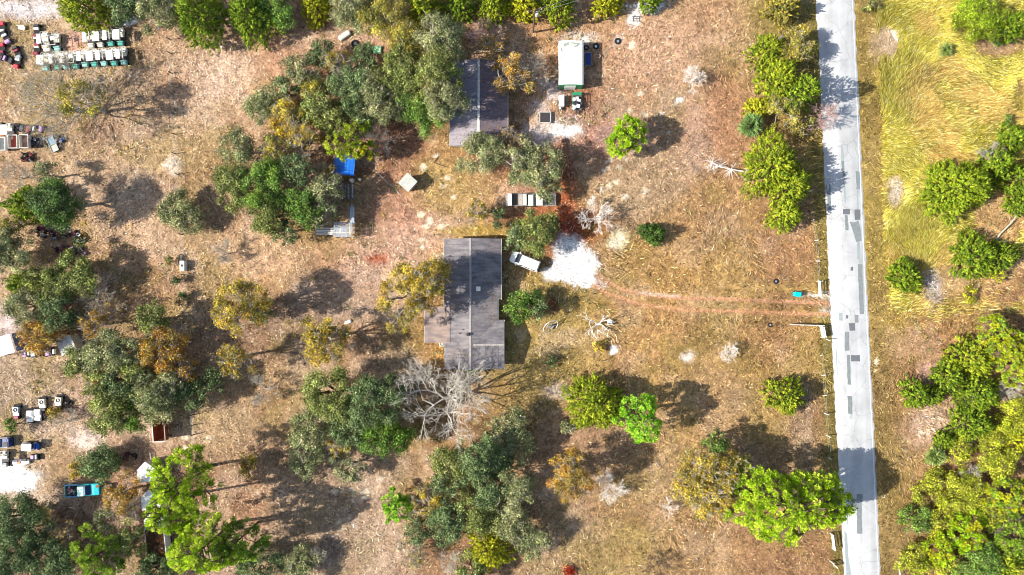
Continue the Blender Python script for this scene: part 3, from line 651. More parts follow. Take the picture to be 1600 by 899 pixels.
# kind, px, py, radius px, height m, label, palette, options   (px, py: where the crown shows in the photograph)
TREES = [
 # --- top edge, west to east
 ('cedar',122,2,40,7,'bushy yellow green tree just above the rows of white carts',CED,{}),
 ('oak',192,8,28,6,'dark oak in the gap above the northeast end of the white cart rows',OAK_D,{}),
 ('oak',246,20,30,6,'pale grey green oak at the top edge left of two bright cedars',OAK_S,{}),
 ('cedar',305,22,42,8,'left of the two bright dense cedars at the top edge',CED_G,{}),
 ('cedar',388,18,42,8,'right of the two bright dense cedars at the top edge',CED_G,{}),
 ('oak',432,8,36,6,'dark green oak at the top edge right of the two bright cedars',OAK_B,{}),
 ('cedar',492,6,26,5,'small yellow green cedar at the top edge above the orange sand patch',CED_Y,{}),
 ('oak',548,12,34,6,'grey green oak at the top edge above the white bathtub',OAK_S,{}),
 ('oak',600,22,38,7,'thin grey oak with bare twigs near the top edge, right of the white bathtub',OAK_Y,{'dens':.8}),
 ('cedar',662,10,32,6,'yellow green cedar at the top edge above the large oak cluster',CED,{}),
 ('cedar',718,4,24,5,'small cedar at the top edge above the purple grey roof',CED_G,{}),
 ('cedar',770,3,28,5,'bright cedar at the top edge left of the utility pole',CED,{}),
 ('cedar',818,4,24,5,'cedar touching the utility pole at the top edge',CED_Y,{}),
 ('cedar',872,4,30,5,'bright cedar right of the utility pole under the wires',CED,{}),
 ('cedar',950,1,22,4,'low cedar at the top edge above the row of pale blocks',CED_Y,{}),
 ('cedar',1018,-4,18,4,'small green bush at the top edge beside the row of pale blocks',CED_G,{}),
 ('cedar',1228,10,26,5,'bushy olive cedar at the top edge beside the road',OAK_Y,{}),
 # --- big oak cluster west of the purple grey roof
 ('oak',690,62,38,10,'tall oak north of the purple grey roof in the large cluster',OAK_S,{}),
 ('oak',640,62,34,7,'sparse oak with brown gaps in the north of the large cluster',OAK_Y,{'dens':.7}),
 ('oak',690,112,35,11,'broad oak overhanging the northwest corner of the purple grey roof',OAK_G,{}),
 ('oak',696,160,33,11,'oak overhanging the west edge of the purple grey roof',OAK_S,{}),
 ('oak',655,125,36,8,'dense oak in the middle of the large cluster',OAK_G,{}),
 ('autumn',672,130,18,8,'brown patchy oak showing orange twigs in the large cluster',AUT_O,{}),
 ('oak',668,178,34,7,'green oak at the south edge of the large cluster beside the purple grey roof',OAK_B,{}),
 ('oak',612,120,36,7,'mid green oak right of the pale dead snag in the cluster',OAK_G,{}),
 ('oak',600,165,34,7,'oak south of the pale dead snag in the cluster',OAK_S,{}),
 ('oak',640,165,26,6,'small light green oak in the south of the large cluster',OAK_B,{}),
 ('bare',540,122,30,7,'pale dead snag standing among the oaks of the large cluster',None,{'bark':BARKW}),
 ('oak',575,92,24,6,'oak beside the crumpled green tarp',OAK_D,{}),
 ('oak',552,140,34,7,'dark oak left of centre in the large cluster',OAK_D,{}),
 ('oak',502,88,24,5,'small round oak at the northwest tip of the large cluster',OAK_D,{}),
 ('autumn',528,98,20,6,'yellowing oak at the north of the large cluster',AUT_Y,{}),
 ('oak',470,112,26,5,'grey green oak at the west edge of the large cluster',OAK_S,{}),
 ('oak',445,140,20,5,'narrow dark oak on the west edge above the sandy gap',OAK_D,{}),
 ('oak',418,165,30,5,'grey oak at the far west of the large cluster',OAK_S,{}),
 ('oak',492,140,26,5,'thin see-through oak over brown litter in the large cluster',OAK_Y,{'dens':.45}),
 ('oak',500,170,32,6,'olive oak in the southwest of the large cluster',OAK_G,{}),
 ('bare',468,240,16,5,'white dead snag left of the blue tarp shed',None,{'bark':BARKW}),
 ('autumn',452,188,34,6,'yellow and brown oak west of the blue tarp shed',AUT_Y,{}),
 ('oak',560,172,28,6,'dark oak between two light oaks north of the blue tarp shed',OAK_D,{}),
 ('autumn',480,212,26,6,'thin yellow oak left of the lime tree by the blue tarp',AUT_Y,{}),
 ('pine',546,220,36,8,'bright lime tree spreading over the blue tarp shed',((178,204,60),(158,186,56),(196,214,76),(150,160,70)),{'dens':.75}),
 ('pine',572,238,16,6,'small lime tree right of the blue tarp shed',CED_Y,{}),
 ('bare',590,215,30,6,'bare grey tree among the litter right of the blue tarp shed',None,{}),
 ('oak',630,95,26,7,'mid green oak between the pale snag and the tall north oak',OAK_G,{}),
 ('oak',585,135,28,7,'oak just east of the pale dead snag',OAK_S,{}),
 ('oak',680,140,24,8,'grey oak squeezed behind the roof edge oaks of the large cluster',OAK_S,{}),
 ('oak',530,190,24,6,'olive oak north of the lime tree by the blue tarp',OAK_G,{}),
 # --- cluster west of the sheds
 ('oak',378,232,30,6,'grey oak at the north of the cluster west of the blue tarp',OAK_S,{}),
 ('oak',432,232,24,6,'thin olive oak with pale limbs in the cluster west of the blue tarp',OAK_Y,{'dens':.5}),
 ('oak',366,290,32,7,'green oak at the west end of the cluster left of the sheds',OAK_G,{}),
 ('oak',412,292,40,8,'bright green oak at the heart of the cluster left of the sheds',OAK_B,{}),
 ('oak',462,262,30,7,'shadowy dark oak left of the blue tarp shed',OAK_D,{}),
 ('autumn',512,270,16,4,'small yellow oak below the blue tarp shed',AUT_Y,{}),
 ('oak',420,335,34,7,'green oak at the south of the cluster left of the sheds',OAK_G,{}),
 ('oak',475,322,34,7,'large green oak left of the weathered lattice shelter',OAK_B,{}),
 ('oak',512,300,28,7,'grey oak leaning over the dark slatted shed',OAK_S,{}),
 ('oak',500,335,22,6,'grey oak leaning over the weathered lattice shelter',OAK_S,{}),
 ('oak',445,360,22,5,'low green oak at the southern tip of the cluster left of the sheds',OAK_D,{}),
 # --- west side
 ('bare',75,150,70,10,'large sparse leafless tree below the rows of white carts',AUT_Y,{'dens':.9,'lean':(-3.0,1.6)}),
 ('autumn',128,160,36,10,'thin brown oak right of the large sparse leafless tree',OAK_Y,{'dens':.55}),
 ('oak',283,333,33,4,'rounded grey green oak standing alone by the wire fence',OAK_S,{}),
 ('bare',20,275,26,4,'bare grey brush beside the left edge under the dark machinery heap',None,{}),
 ('oak',75,272,18,5,'small grey oak at the north side of the green tree by the left edge',OAK_S,{}),
 ('cedar',38,318,34,6,'bright yellow green tree near the left edge',CED_G,{}),
 ('oak',88,318,36,9,'dark dense oak casting a long shadow on the sandy clearing',(OAK_B[2],OAK_D[2],OAK_D[0],OAK_B[3]),{'dens':1.25}),
 ('oak',22,350,20,4,'small yellowish oak at the left edge above the dark machinery',OAK_Y,{}),
 ('oak',12,395,36,6,'dark grey oak at the left edge below the dark machinery',OAK_S,{}),
 ('oak',120,425,38,6,'green oak just south of the dark machinery heaps',OAK_G,{}),
 ('cedar',30,445,24,5,'bright green bush at the left edge south of the machinery',CED_G,{}),
 ('oak',75,445,34,6,'mid green oak left of the pale dead thicket',OAK_G,{}),
 ('oak',45,480,30,6,'grey green oak by the left edge above the white canopy',OAK_S,{}),
 ('bare',142,455,36,6,'pale twiggy dead thicket south of the green oak row',None,{'bark':BARKW}),
 ('bare',165,485,30,6,'leafless oak right of the pale thicket',AUT_O,{'dens':.8}),
 ('oak',95,492,30,6,'dark oak above the orange oak by the white canopy',OAK_D,{}),
 ('autumn',65,522,36,5,'orange oak spreading right of the white canopy',AUT_O,{'dens':1.3}),
 ('autumn',150,508,26,6,'rusty oak with grey twigs above the big western cluster',AUT_O,{}),
 ('oak',162,552,38,8,'grey green oak at the northwest of the big western cluster',OAK_S,{}),
 ('oak',205,550,26,7,'light grey oak left of the orange oak in the big western cluster',OAK_S,{}),
 ('oak',240,500,28,6,'green oak standing at the north tip of the big western cluster',OAK_G,{}),
 ('autumn',250,552,42,7,'large orange oak in the middle of the big western cluster',AUT_O,{'dens':1.1}),
 ('autumn',288,580,28,6,'orange oak on the east side of the big western cluster',AUT_O,{}),
 ('bare',270,525,26,6,'leafless grey oak above the large orange oak',None,{}),
 ('oak',130,568,26,7,'oak over the pale roof on the west side of the western cluster',OAK_G,{}),
 ('autumn',162,598,24,6,'small rusty oak in the west of the big western cluster',AUT_O,{}),
 ('oak',195,600,34,7,'dark oak south of the large orange oak',OAK_D,{}),
 ('oak',245,620,38,8,'grey green oak in the south of the big western cluster',OAK_S,{}),
 ('oak',180,640,40,7,'green oak at the southwest corner of the big western cluster',OAK_G,{}),
 ('oak',205,650,28,6,'small green oak left of the rusty hopper',OAK_B,{}),
 ('oak',300,618,26,6,'green oak at the southeast tip of the big western cluster',OAK_D,{}),
 ('oak',332,595,22,5,'dark small oak east of the big western cluster',OAK_D,{}),
 ('oak',205,590,28,7,'oak filling the middle of the big western cluster',OAK_G,{}),
 ('oak',270,600,26,7,'grey oak below the orange oaks of the western cluster',OAK_S,{}),
 ('oak',160,600,28,7,'green oak in the west half of the western cluster',OAK_G,{}),
 ('autumn',375,480,46,11,'large golden oak standing alone in the western clearing',AUT_Y,{'dens':1.25}),
 ('autumn',372,560,30,9,'smaller golden oak below the large golden oak',AUT_Y,{'dens':1.1}),
 ('autumn',505,530,40,9,'sparse yellow oak in the litter west of the brown roofed house',AUT_Y,{}),
 ('bare',530,545,24,5,'bare tree touching the sparse yellow oak west of the house',None,{}),
 ('bare',405,610,26,5,'bare twiggy tree in the clearing below the golden oaks',None,{}),
 ('bare',350,395,22,4,'grey dead brush west of the white box in the clearing',None,{}),
 ('autumn',640,462,54,11,'olive yellow oak overhanging the west side of the brown roofed house',AUT_Y,{'dens':1.1}),
 ('autumn',672,436,34,11,'small olive oak touching the west wall of the brown roofed house',AUT_Y,{'dens':1.9}),
 ('autumn',742,334,22,4,'thin olive shrub north of the brown roofed house',AUT_Y,{'dens':.9}),
 ('oak',780,338,14,3,'small dark bush beside the white fridges on the flat trailer',OAK_D,{}),
 # --- around the north house and drive
 ('oak',752,240,34,6,'grey oak hiding the south end of the purple grey roof',OAK_S,{}),
 ('bare',796,222,24,6,'leafless oak at the southeast corner of the purple grey roof',AUT_O,{'dens':.7}),
 ('oak',810,254,34,7,'grey oak above the flat trailer',OAK_S,{}),
 ('oak',848,258,34,7,'grey oak beside the red dirt track',OAK_S,{}),
 ('oak',850,296,22,5,'low grey oak overhanging the flat trailer from the right',OAK_S,{}),
 ('oak',840,361,34,6,'grey green oak above the white van',OAK_G,{}),
 ('oak',806,368,24,5,'green oak at the northeast corner of the brown roofed house',OAK_D,{}),
 ('autumn',800,118,34,7,'orange oak at the east edge of the purple grey roof',AUT_O,{}),
 ('bare',830,108,32,6,'bare grey tree left of the white metal shed',None,{}),
 ('bare',760,52,30,5,'bare reddish grey thicket north of the purple grey roof',None,{'bark':BARKR}),
 ('autumn',770,80,24,5,'thin brown oak north of the purple grey roof',AUT_O,{'dens':.6}),
 ('bare',948,212,24,4,'pinkish leafless bush left of the bright young pine',None,{'bark':BARKR}),
 ('pine',980,212,32,7,'bright young pine alone in the northern yard',((166,206,52),(188,222,62),(140,182,44)),{'dens':1.8}),
 ('bare',1086,120,24,4,'small white leafless tree right of the white metal shed',None,{'bark':BARKX}),
 ('bare',932,338,33,5,'white leafless tree beside the white sand drive',None,{'bark':BARKX}),
 ('cedar',1022,364,18,4,'small dark green cedar alone in the middle of the yard',((82,118,52),(98,138,58),(66,98,48)),{}),
 ('oak',818,478,27,5,'bright green oak against the east wall of the brown roofed house',OAK_B,{'dens':1.1}),
 ('oak',840,482,16,5,'dark green half of the oak pair east of the brown roofed house',OAK_D,{}),
 ('shrub',862,566,9,1.4,'tiny dark shrub alone south of the dish antenna',OAK_D,{}),
 ('shrub',738,578,12,2,'green shrub against the south wall of the brown roofed house',OAK_B,{}),
 ('shrub',690,405,10,2,'white flowered shrub against the west wall of the house',((220,222,214),(196,200,188),(150,160,130)),{}),
 ('bare',935,508,28,4,'white dead tree with spreading limbs beside the small white box',None,{'bark':BARKX,'thick':2.2}),
 ('shrub',938,540,10,1.2,'small golden shrub below the white dead tree',AUT_Y,{}),
 ('bare',1140,550,20,3,'low white leafless shrub in the eastern yard',None,{'bark':BARKX}),
 ('cedar',932,634,46,7,'large dense olive cedar left of the lime pine',CED,{'dens':1.1}),
 ('pine',1000,655,38,10,'bright lime pine touching the large olive cedar',LIME,{'dens':1.35}),
 ('oak',888,668,12,3,'small grey shrub left of the large olive cedar',OAK_S,{'dens':.8}),
 # --- south centre
 ('bare',695,635,78,13,'huge white leafless tree south of the brown roofed house',None,{'bark':BARKW,'lean':(-.5,-.5)}),
 ('oak',522,618,44,9,'dark green oak at the north of the southern cluster left of the huge leafless tree',OAK_G,{}),
 ('oak',588,625,44,10,'dense dark oak beside the huge leafless tree',OAK_D,{'dens':1.15}),
 ('oak',600,678,36,7,'bright green oak at the southeast of that oak cluster',(OAK_B[0],OAK_B[2],OAK_B[3],CED_G[2]),{'dens':1.2}),
 ('oak',545,665,34,7,'grey oak in the middle of the southern cluster',OAK_D,{}),
 ('oak',490,668,32,6,'grey green oak at the west of the southern cluster',OAK_S,{}),
 ('oak',478,708,30,5,'pale grey oak at the southwest tip of the southern cluster',OAK_S,{}),
 ('oak',508,672,12,5,'bright green sapling in the west of the southern cluster',CED_G,{}),
 ('autumn',530,695,22,5,'thin yellow oak low in the southern cluster',AUT_Y,{}),
 ('oak',545,730,26,5,'grey green oak at the bottom of the southern cluster',OAK_S,{}),
 ('oak',795,685,40,6,'pale grey oak right of the huge leafless tree',OAK_S,{}),
 ('oak',705,718,32,7,'green oak just below the huge leafless tree',OAK_G,{}),
 ('oak',750,712,38,10,'dark oak at the north of the big south central cluster',OAK_D,{}),
 ('oak',705,755,30,6,'grey green oak right of the lime sapling',OAK_D,{}),
 ('oak',765,752,38,9,'dark oak in the middle of the big south central cluster',OAK_D,{}),
 ('oak',805,770,30,10,'oak at the east side of the south central cluster',OAK_S,{}),
 ('autumn',668,780,28,5,'thin brownish oak right of the lime sapling',AUT_Y,{'dens':.7}),
 ('pine',618,792,26,5,'lime green sapling at the west of the south central cluster',LIME,{'dens':1.2}),
 ('oak',700,815,34,6,'grey green oak above the yellow cedar',OAK_D,{}),
 ('oak',748,800,34,7,'oak in the south of the central cluster',OAK_G,{}),
 ('oak',655,825,24,5,'low grey oak below the lime sapling',OAK_D,{}),
 ('oak',800,812,32,6,'grey oak right of the yellow cedar',OAK_S,{}),
 ('oak',828,842,30,5,'bluish grey oak at the southeast tip of the central cluster',OAK_S,{}),
 ('cedar',765,862,36,6,'bright yellow cedar at the bottom of the central cluster',CED_Y,{'dens':1.1}),
 ('bare',640,868,32,5,'leafless grey tree at the bottom left of the yellow cedar',OAK_Y,{'dens':.9}),
 ('bare',705,880,24,4,'bare limbs just left of the yellow cedar',None,{'bark':BARKW}),
 ('oak',740,895,28,5,'grey green oak at the bottom edge below the yellow cedar',OAK_G,{}),
 ('autumn',890,745,38,10,'orange brown oak left of the white leafless brush',AUT_O,{'dens':1.1}),
 ('bare',955,762,30,4,'white leafless brush right of the orange brown oak',None,{'bark':BARKX}),
 ('bare',1046,795,18,3,'small white dead tree left of the large yellow oak',None,{'bark':BARKX}),
 ('autumn',1106,752,58,9,'large yellow olive oak left of the giant lime pine',AUT_Y,{'dens':1.9}),
 ('autumn',1078,770,26,7,'smaller yellow oak on the west side of the large yellow olive oak',AUT_Y,{'dens':1.3}),
 ('oak',1140,738,34,8,'olive oak between the large yellow oak and the giant lime pine',OAK_Y,{'dens':1.0}),
 ('autumn',1150,785,30,7,'yellow oak tucked under the giant lime pine',AUT_Y,{}),
 ('oak',1118,690,20,7,'bright green crown rising above the large yellow oak',OAK_B,{'dens':1.2}),
 ('pine',1234,790,92,13,'giant lime green pine reaching over the edge of the road',PINE,{'dens':1.4,'squash':.74}),
 ('cedar',1232,620,30,5,'round cedar with a grey dead side by the roadside fence',CED,{}),
 ('bare',1248,620,14,5,'dead grey branches on the east side of the round roadside cedar',None,{'bark':BARKG}),
 ('bare',1030,885,26,3,'brown leafless brush at the bottom edge',None,{'bark':BARK}),
 # --- south west
 ('oak',155,725,30,4,'dark round oak above the teal pickup truck',OAK_D,{'dens':1.2}),
 ('oak',120,735,14,2,'small yellow bush left of the dark round oak',AUT_Y,{}),
 ('oak',28,812,44,7,'dark grey green oak at the left edge in the bottom corner',OAK_D,{}),
 ('oak',28,870,46,7,'dark oak in the bottom left corner',OAK_D,{}),
 ('oak',85,880,36,6,'grey green oak at the bottom edge left of the lime pine',OAK_D,{}),
 ('autumn',60,800,24,5,'yellowing oak at the left below the teal pickup truck',AUT_Y,{}),
 ('bare',92,835,34,5,'leafless grey oak below the teal pickup truck',AUT_O,{'dens':.9}),
 ('autumn',192,772,32,5,'rusty yellow oak left of the pointed white trailers',AUT_O,{'dens':.9}),
 ('bare',200,795,24,4,'pale dead brush beside the pointed white trailers',None,{'bark':BARKW}),
 ('oak',170,808,20,4,'small grey green bush left of the longest pointed trailer',OAK_S,{}),
 ('pine',150,868,44,8,'lime pine at the bottom edge left of the longest pointed trailer',PINE_D,{'dens':1.1}),
 ('oak',205,845,26,5,'olive oak left of the longest pointed trailer',OAK_G,{}),
 ('pine',285,755,54,16,'tall lime pine standing over the pointed white trailers',PINE,{'dens':1.4}),
 ('pine',262,800,34,15,'lime pine partly hiding the longest pointed trailer',PINE,{'dens':1.3}),
 ('pine',318,855,54,16,'tall lime pine right of the longest pointed trailer',PINE,{'dens':1.4}),
 ('pine',372,845,40,13,'dark green pine at the bottom behind the tall lime pine',PINE_D,{'dens':1.3}),
 ('oak',240,892,28,4,'dark oak at the bottom edge under the longest pointed trailer',OAK_D,{}),
 ('oak',400,885,30,5,'dark green oak at the bottom edge right of the lime pines',OAK_D,{}),
 ('oak',470,885,30,4,'grey green oak at the bottom edge in deep shade',OAK_S,{}),
 ('bare',492,872,20,4,'bare pale tree at the bottom edge in deep shade',None,{'bark':BARKW}),
 ('bare',100,660,26,3,'grey dead brush below the stripped white carts',None,{}),
 ('shrub',85,645,10,2,'small golden shrub beside the stripped carts',AUT_Y,{}),
 ('shrub',18,665,14,2.5,'green shrub beside the cart at the left edge',OAK_B,{}),
 ('shrub',265,408,7,1.6,'little yellow green shrub left of the white box by the fence',OAK_Y,{}),
 ('shrub',274,437,8,1.8,'little grey shrub below the white box by the fence',OAK_D,{}),
 ('shrub',286,462,7,1.8,'little green shrub on the wire fence line',OAK_D,{}),
 ('shrub',390,725,20,3,'yellow shrub in the shade right of the lime pines',AUT_Y,{}),
 ('shrub',408,490,24,4,'dark shrub right of the large golden oak',OAK_D,{}),
 ('shrub',350,268,9,2,'small green shrub west of the left cluster',OAK_B,{}),
 # --- hedge along the west side of the road
 ('cedar',1205,78,30,5,'yellow green bush at the north end of the roadside hedge',CED,{}),
 ('oak',1240,72,30,5,'olive bush in the north of the roadside hedge',OAK_Y,{'dens':1.2}),
 ('cedar',1222,122,36,7,'cedar in the upper part of the roadside hedge',CED,{}),
 ('cedar',1258,140,28,10,'tall cedar whose shadow points across the road',CED_G,{}),
 ('oak',1225,170,28,5,'thin bush in the middle of the roadside hedge',OAK_Y,{'dens':1.0}),
 ('shrub',1248,190,24,3,'low twiggy bush below the tall roadside cedar',OAK_Y,{'dens':.8}),
 ('cedar',1188,168,20,4,'small yellow cedar above the roadside palmetto',CED_Y,{}),
 ('palm',1173,197,24,3,'large blue green palmetto on the west side of the roadside hedge',((112,148,92),(136,168,108),(92,124,78)),{'dens':1.8}),
 ('bare',1300,180,30,5,'pinkish leafless tree leaning over the road',None,{'bark':BARKR,'lean':(1.5,0)}),
 ('cedar',1212,255,46,8,'huge dense cedar in the south part of the roadside hedge',CED,{'dens':1.15}),
 ('cedar',1240,290,34,8,'dense cedar on the road side of the hedge south',CED,{'dens':1.1}),
 ('cedar',1232,332,28,6,'lowest dense cedar at the south end of the hedge',CED,{'dens':1.1}),
 # --- east of the road
 ('shrub',1362,8,14,2,'small bush at the top edge just east of the road',OAK_G,{}),
 ('palm',1476,79,15,1.6,'small palmetto in the yellow field',None,{'dens':1.1}),
 ('oak',1535,28,34,5,'bright green tree at the top right',(CED_G[0],CED_G[1],CED_G[3]),{'dens':1.1}),
 ('cedar',1585,36,26,5,'cedar in the top right corner',CED_G,{}),
 ('shrub',1495,36,14,2,'low yellow green shrub left of the bright top right tree',CED,{}),
 ('shrub',1560,52,18,3,'green shrub below the bright top right tree',OAK_B,{}),
 ('shrub',1575,188,8,1.5,'tiny green shrub near the right edge of the yellow field',OAK_B,{}),
 ('cedar',1505,292,49,7,'large round cedar in the yellow field',(CED_G[0],CED_G[1],CED[0],CED_G[3]),{'dens':1.25}),
 ('cedar',1562,255,26,5,'smaller cedar behind the large round cedar',CED_G,{}),
 ('bare',1552,240,22,4,'grey leafless shrub on top of the large round cedar',None,{}),
 ('cedar',1588,214,22,4,'bright cedar at the right edge of the yellow field',CED_G,{}),
 ('cedar',1600,280,28,5,'dark cedar at the right edge level with the large round cedar',CED_G,{}),
 ('cedar',1600,318,18,4,'small cedar at the right edge below the large round cedar',CED_G,{}),
 ('cedar',1420,431,25,4,'small round cedar at the south of the yellow field',CED_G,{'dens':1.2}),
 ('cedar',1530,400,34,5,'spreading bright cedar with horizontal sprays',CED_G,{'dens':1.0}),
 ('cedar',1568,402,28,4,'right part of the spreading bright cedars near the right edge',CED_G,{}),
 ('shrub',1562,432,12,2,'small yellow green tuft below the spreading cedars',CED_Y,{}),
 ('shrub',1514,460,14,1.6,'low yellow tuft in the brown southeast ground',CED_Y,{'dens':.8}),
 ('pine',1560,530,42,6,'yellow green pine at the top of the southeast wood',(CED[0],CED_Y[0],PINE_D[1],CED[2]),{'dens':1.2}),
 ('cedar',1525,560,32,5,'cedar at the northwest corner of the southeast wood',CED,{}),
 ('pine',1590,570,38,6,'lime pine at the right edge in the southeast wood',(CED[0],PINE_D[1],CED[2]),{'dens':1.1}),
 ('cedar',1490,592,26,4,'low cedar above the fallen grey log',CED_G,{}),
 ('cedar',1436,616,22,4,'small rounded cedar at the tip of the fallen grey log',CED_G,{'dens':1.1}),
 ('cedar',1462,620,16,3,'little cedar beside the fallen grey log',CED_G,{}),
 ('cedar',1535,620,34,5,'cedar at the right end of the fallen grey log',CED_G,{}),
 ('bare',1585,612,22,5,'pale dead tree inside the southeast wood near the right edge',None,{'bark':BARKW}),
 ('oak',1590,650,30,5,'olive tree at the right edge in the southeast wood',OAK_G,{}),
 ('cedar',1525,665,30,5,'cedar in the middle of the southeast wood',CED_G,{}),
 ('shrub',1562,680,28,3,'dark shrub between cedars in the southeast wood',OAK_G,{}),
 ('palm',1460,712,20,2,'green palmetto at the west side of the southeast wood',None,{'dens':1.6}),
 ('cedar',1478,690,14,3,'small lime cedar above the western palmetto',CED_G,{}),
 ('shrub',1500,705,24,3,'pale olive shrub right of the western palmetto',OAK_Y,{}),
 ('oak',1560,715,32,5,'grey green oak in the southeast wood',OAK_G,{}),
 ('cedar',1592,690,24,5,'yellow cedar at the right edge in the southeast wood',CED_Y,{}),
 ('bare',1520,745,24,4,'leafless pale tree beside the orange dirt clearing',None,{'bark':BARKW}),
 ('oak',1500,775,34,4,'olive oak left of the orange dirt clearing',OAK_Y,{}),
 ('shrub',1460,765,30,3,'broad olive shrub near the road in the southeast wood',OAK_G,{}),
 ('pine',1580,772,36,6,'yellow green pine right of the orange dirt clearing',(CED[0],CED_Y[0],PINE_D[1]),{}),
 ('shrub',1432,812,28,2.5,'low green shrub nearest the road at the lower right',OAK_B,{}),
 ('shrub',1470,820,28,2.5,'low brownish shrub right of the one nearest the road',OAK_Y,{}),
 ('pine',1512,835,34,6,'pine with lime puffs in the lower southeast wood',(PINE[0],CED_Y[0],PINE[2]),{}),
 ('oak',1545,800,28,4,'shadowy olive shrub oak in the lower southeast wood',OAK_G,{}),
 ('pine',1470,858,26,5,'small yellow green pine by the lower road verge',(CED_Y[0],PINE[0],CED[0]),{}),
 ('bare',1568,815,26,5,'dead grey tree in the lower southeast wood',None,{}),
 ('pine',1585,840,34,6,'dark lime pine at the right edge in the lower southeast wood',PINE_D,{}),
 ('shrub',1430,872,30,2.5,'low green shrub at the bottom near the white marker pole',OAK_G,{}),
 ('oak',1530,882,34,5,'bright olive tree at the bottom edge in the southeast wood',OAK_B,{}),
 ('cedar',1575,888,32,5,'yellow cedar in the bottom right corner',CED,{}),
 ('shrub',1482,888,26,2.5,'olive shrub at the bottom edge in the southeast wood',OAK_Y,{}),
]
for kind, x, y, r_, h_, lab, pal, opt in TREES:
    tree(kind, x, y, r_, h_, lab, pal, **opt)
rng = np.random.default_rng(99)
# shaded trees just outside the frame are left out; small weeds tie the shrubs to the soil
T = Tri()
nw = 2600; X, Y = scatter(nw, -82, 86, -48, 48); px, py = 800+X*10, 449.5-Y*10
keep = ((px < road_l(py)-20) | (px > road_r(py)+30)) & (fbm(px, py, 60, 95) > np.where(px > 1380, .46, .55)) & ((px < 960) | (px > 1380)); X, Y = X[keep], Y[keep]
C = np.stack([X, Y, ground_z(800+X*10, 449.5-Y*10)], -1); idx = np.repeat(np.arange(len(C)), 16)
Pt = C[idx] + rng.normal(0, 1, (len(idx), 3))*np.array([.28, .28, 0]) + np.array([0, 0, 1])*rng.uniform(.02, .35, (len(idx), 1))
T.leaves(Pt, .16, tints(OAK_G+AUT_Y[:3], len(idx), rng.integers(0, 9, len(C))[idx])*np.exp(rng.normal(0, .25, len(idx)))[:, None])
tag(T.obj('weeds', None), 'low green and yellow weeds sprouting through the litter', 'weeds', kind='stuff')

# ------------------------------------------------------------------ buildings
def roof_mat(name, rgb, rgb2, st):
    m = mat(name, rgb, .8, var=.3, scale=.8, bump=.3); n = m.node_tree.nodes; l = m.node_tree.links; b = n['Principled BSDF']
    src = b.inputs['Base Color'].links[0].from_socket; geo = n.new('ShaderNodeNewGeometry')
    mp = n.new('ShaderNodeMapping'); mp.inputs['Scale'].default_value = (.5, 2.4, .3); l.new(geo.outputs['Position'], mp.inputs['Vector'])
    a = n.new('ShaderNodeTexNoise'); a.inputs['Scale'].default_value = 1; a.inputs['Detail'].default_value = 5; l.new(mp.outputs[0], a.inputs['Vector'])
    c = n.new('ShaderNodeTexNoise'); c.inputs['Scale'].default_value = .45; c.inputs['Detail'].default_value = 6; c.inputs['Roughness'].default_value = .7; l.new(geo.outputs['Position'], c.inputs['Vector'])
    ad = n.new('ShaderNodeMath'); ad.operation = 'ADD'; l.new(a.outputs['Fac'], ad.inputs[0]); l.new(c.outputs['Fac'], ad.inputs[1])
    mr = n.new('ShaderNodeMapRange'); mr.inputs['From Min'].default_value = .85; mr.inputs['From Max'].default_value = 1.2; mr.inputs['To Max'].default_value = st; l.new(ad.outputs[0], mr.inputs['Value'])
    mx = n.new('ShaderNodeMix'); mx.data_type = 'RGBA'; l.new(mr.outputs[0], mx.inputs['Factor']); l.new(src, mx.inputs['A']); mx.inputs['B'].default_value = L4(rgb2)
    l.new(mx.outputs['Result'], b.inputs['Base Color']); return m
M_ROOF = roof_mat('brown_grey_roofing', (98, 94, 97), (142, 134, 132), .65)
M_ROOF2_SHADE = roof_mat('mauve_roofing_painted_shade', (96, 86, 94), (128, 112, 112), .6)  # north house, east slope: shade away from the sun painted into the roofing colour
M_ROOF2_SUN = roof_mat('mauve_roofing_painted_sun', (132, 126, 132), (160, 152, 156), .6)  # same roofing on the west slope, painted paler as the sunlit side
M_PORCH = roof_mat('faded_tan_roofing', (122, 108, 104), (162, 140, 124), .7)
M_SEAM = mat('ridge_cap_metal', (156, 148, 142), .5, var=.2, scale=2, bump=.1)
M_WALL = mat('weathered_siding', (170, 166, 156), .8, var=.15, scale=1.5, bump=.2)
M_WHITE = mat('white_paint', (226, 225, 218), .5, var=.16, scale=3, bump=.05)
M_OFFW = mat('dirty_white_paint', (206, 202, 190), .6, var=.3, scale=2.5, bump=.1)
M_GREEN = mat('green_panel', (40, 132, 92), .5, var=.3, scale=2, bump=.1)
M_GLASS = mat('dark_glass', (30, 36, 44), .08, var=.05, scale=1, bump=0, spec=.8)
M_BLACK = mat('black_rubber', (34, 32, 34), .85, var=.3, scale=5, bump=.2)
M_DARK = mat('dark_oily_metal', (58, 52, 52), .6, var=.5, scale=4, bump=.3)
M_STEEL = mat('grey_steel', (150, 154, 156), .45, .3, var=.25, scale=4, bump=.1)
M_TEAL = mat('teal_paint', (84, 160, 148), .4, var=.15, scale=4, bump=.05)
M_TEAL2 = mat('pale_teal_paint', (138, 186, 180), .4, var=.15, scale=4, bump=.05)
M_TRUCK = mat('turquoise_paint', (40, 178, 188), .35, var=.15, scale=2, bump=.05)
M_NAVY = mat('navy_panel', (34, 58, 120), .4, var=.25, scale=2, bump=.05)
M_BLUE = mat('blue_tarpaulin', (24, 112, 214), .5, var=.2, scale=2, bump=.5)
M_RUST = mat('rusty_steel', (150, 78, 40), .85, var=.5, scale=2.5, bump=.4)
M_RED = mat('faded_red_paint', (190, 52, 66), .5, var=.3, scale=3, bump=.1)
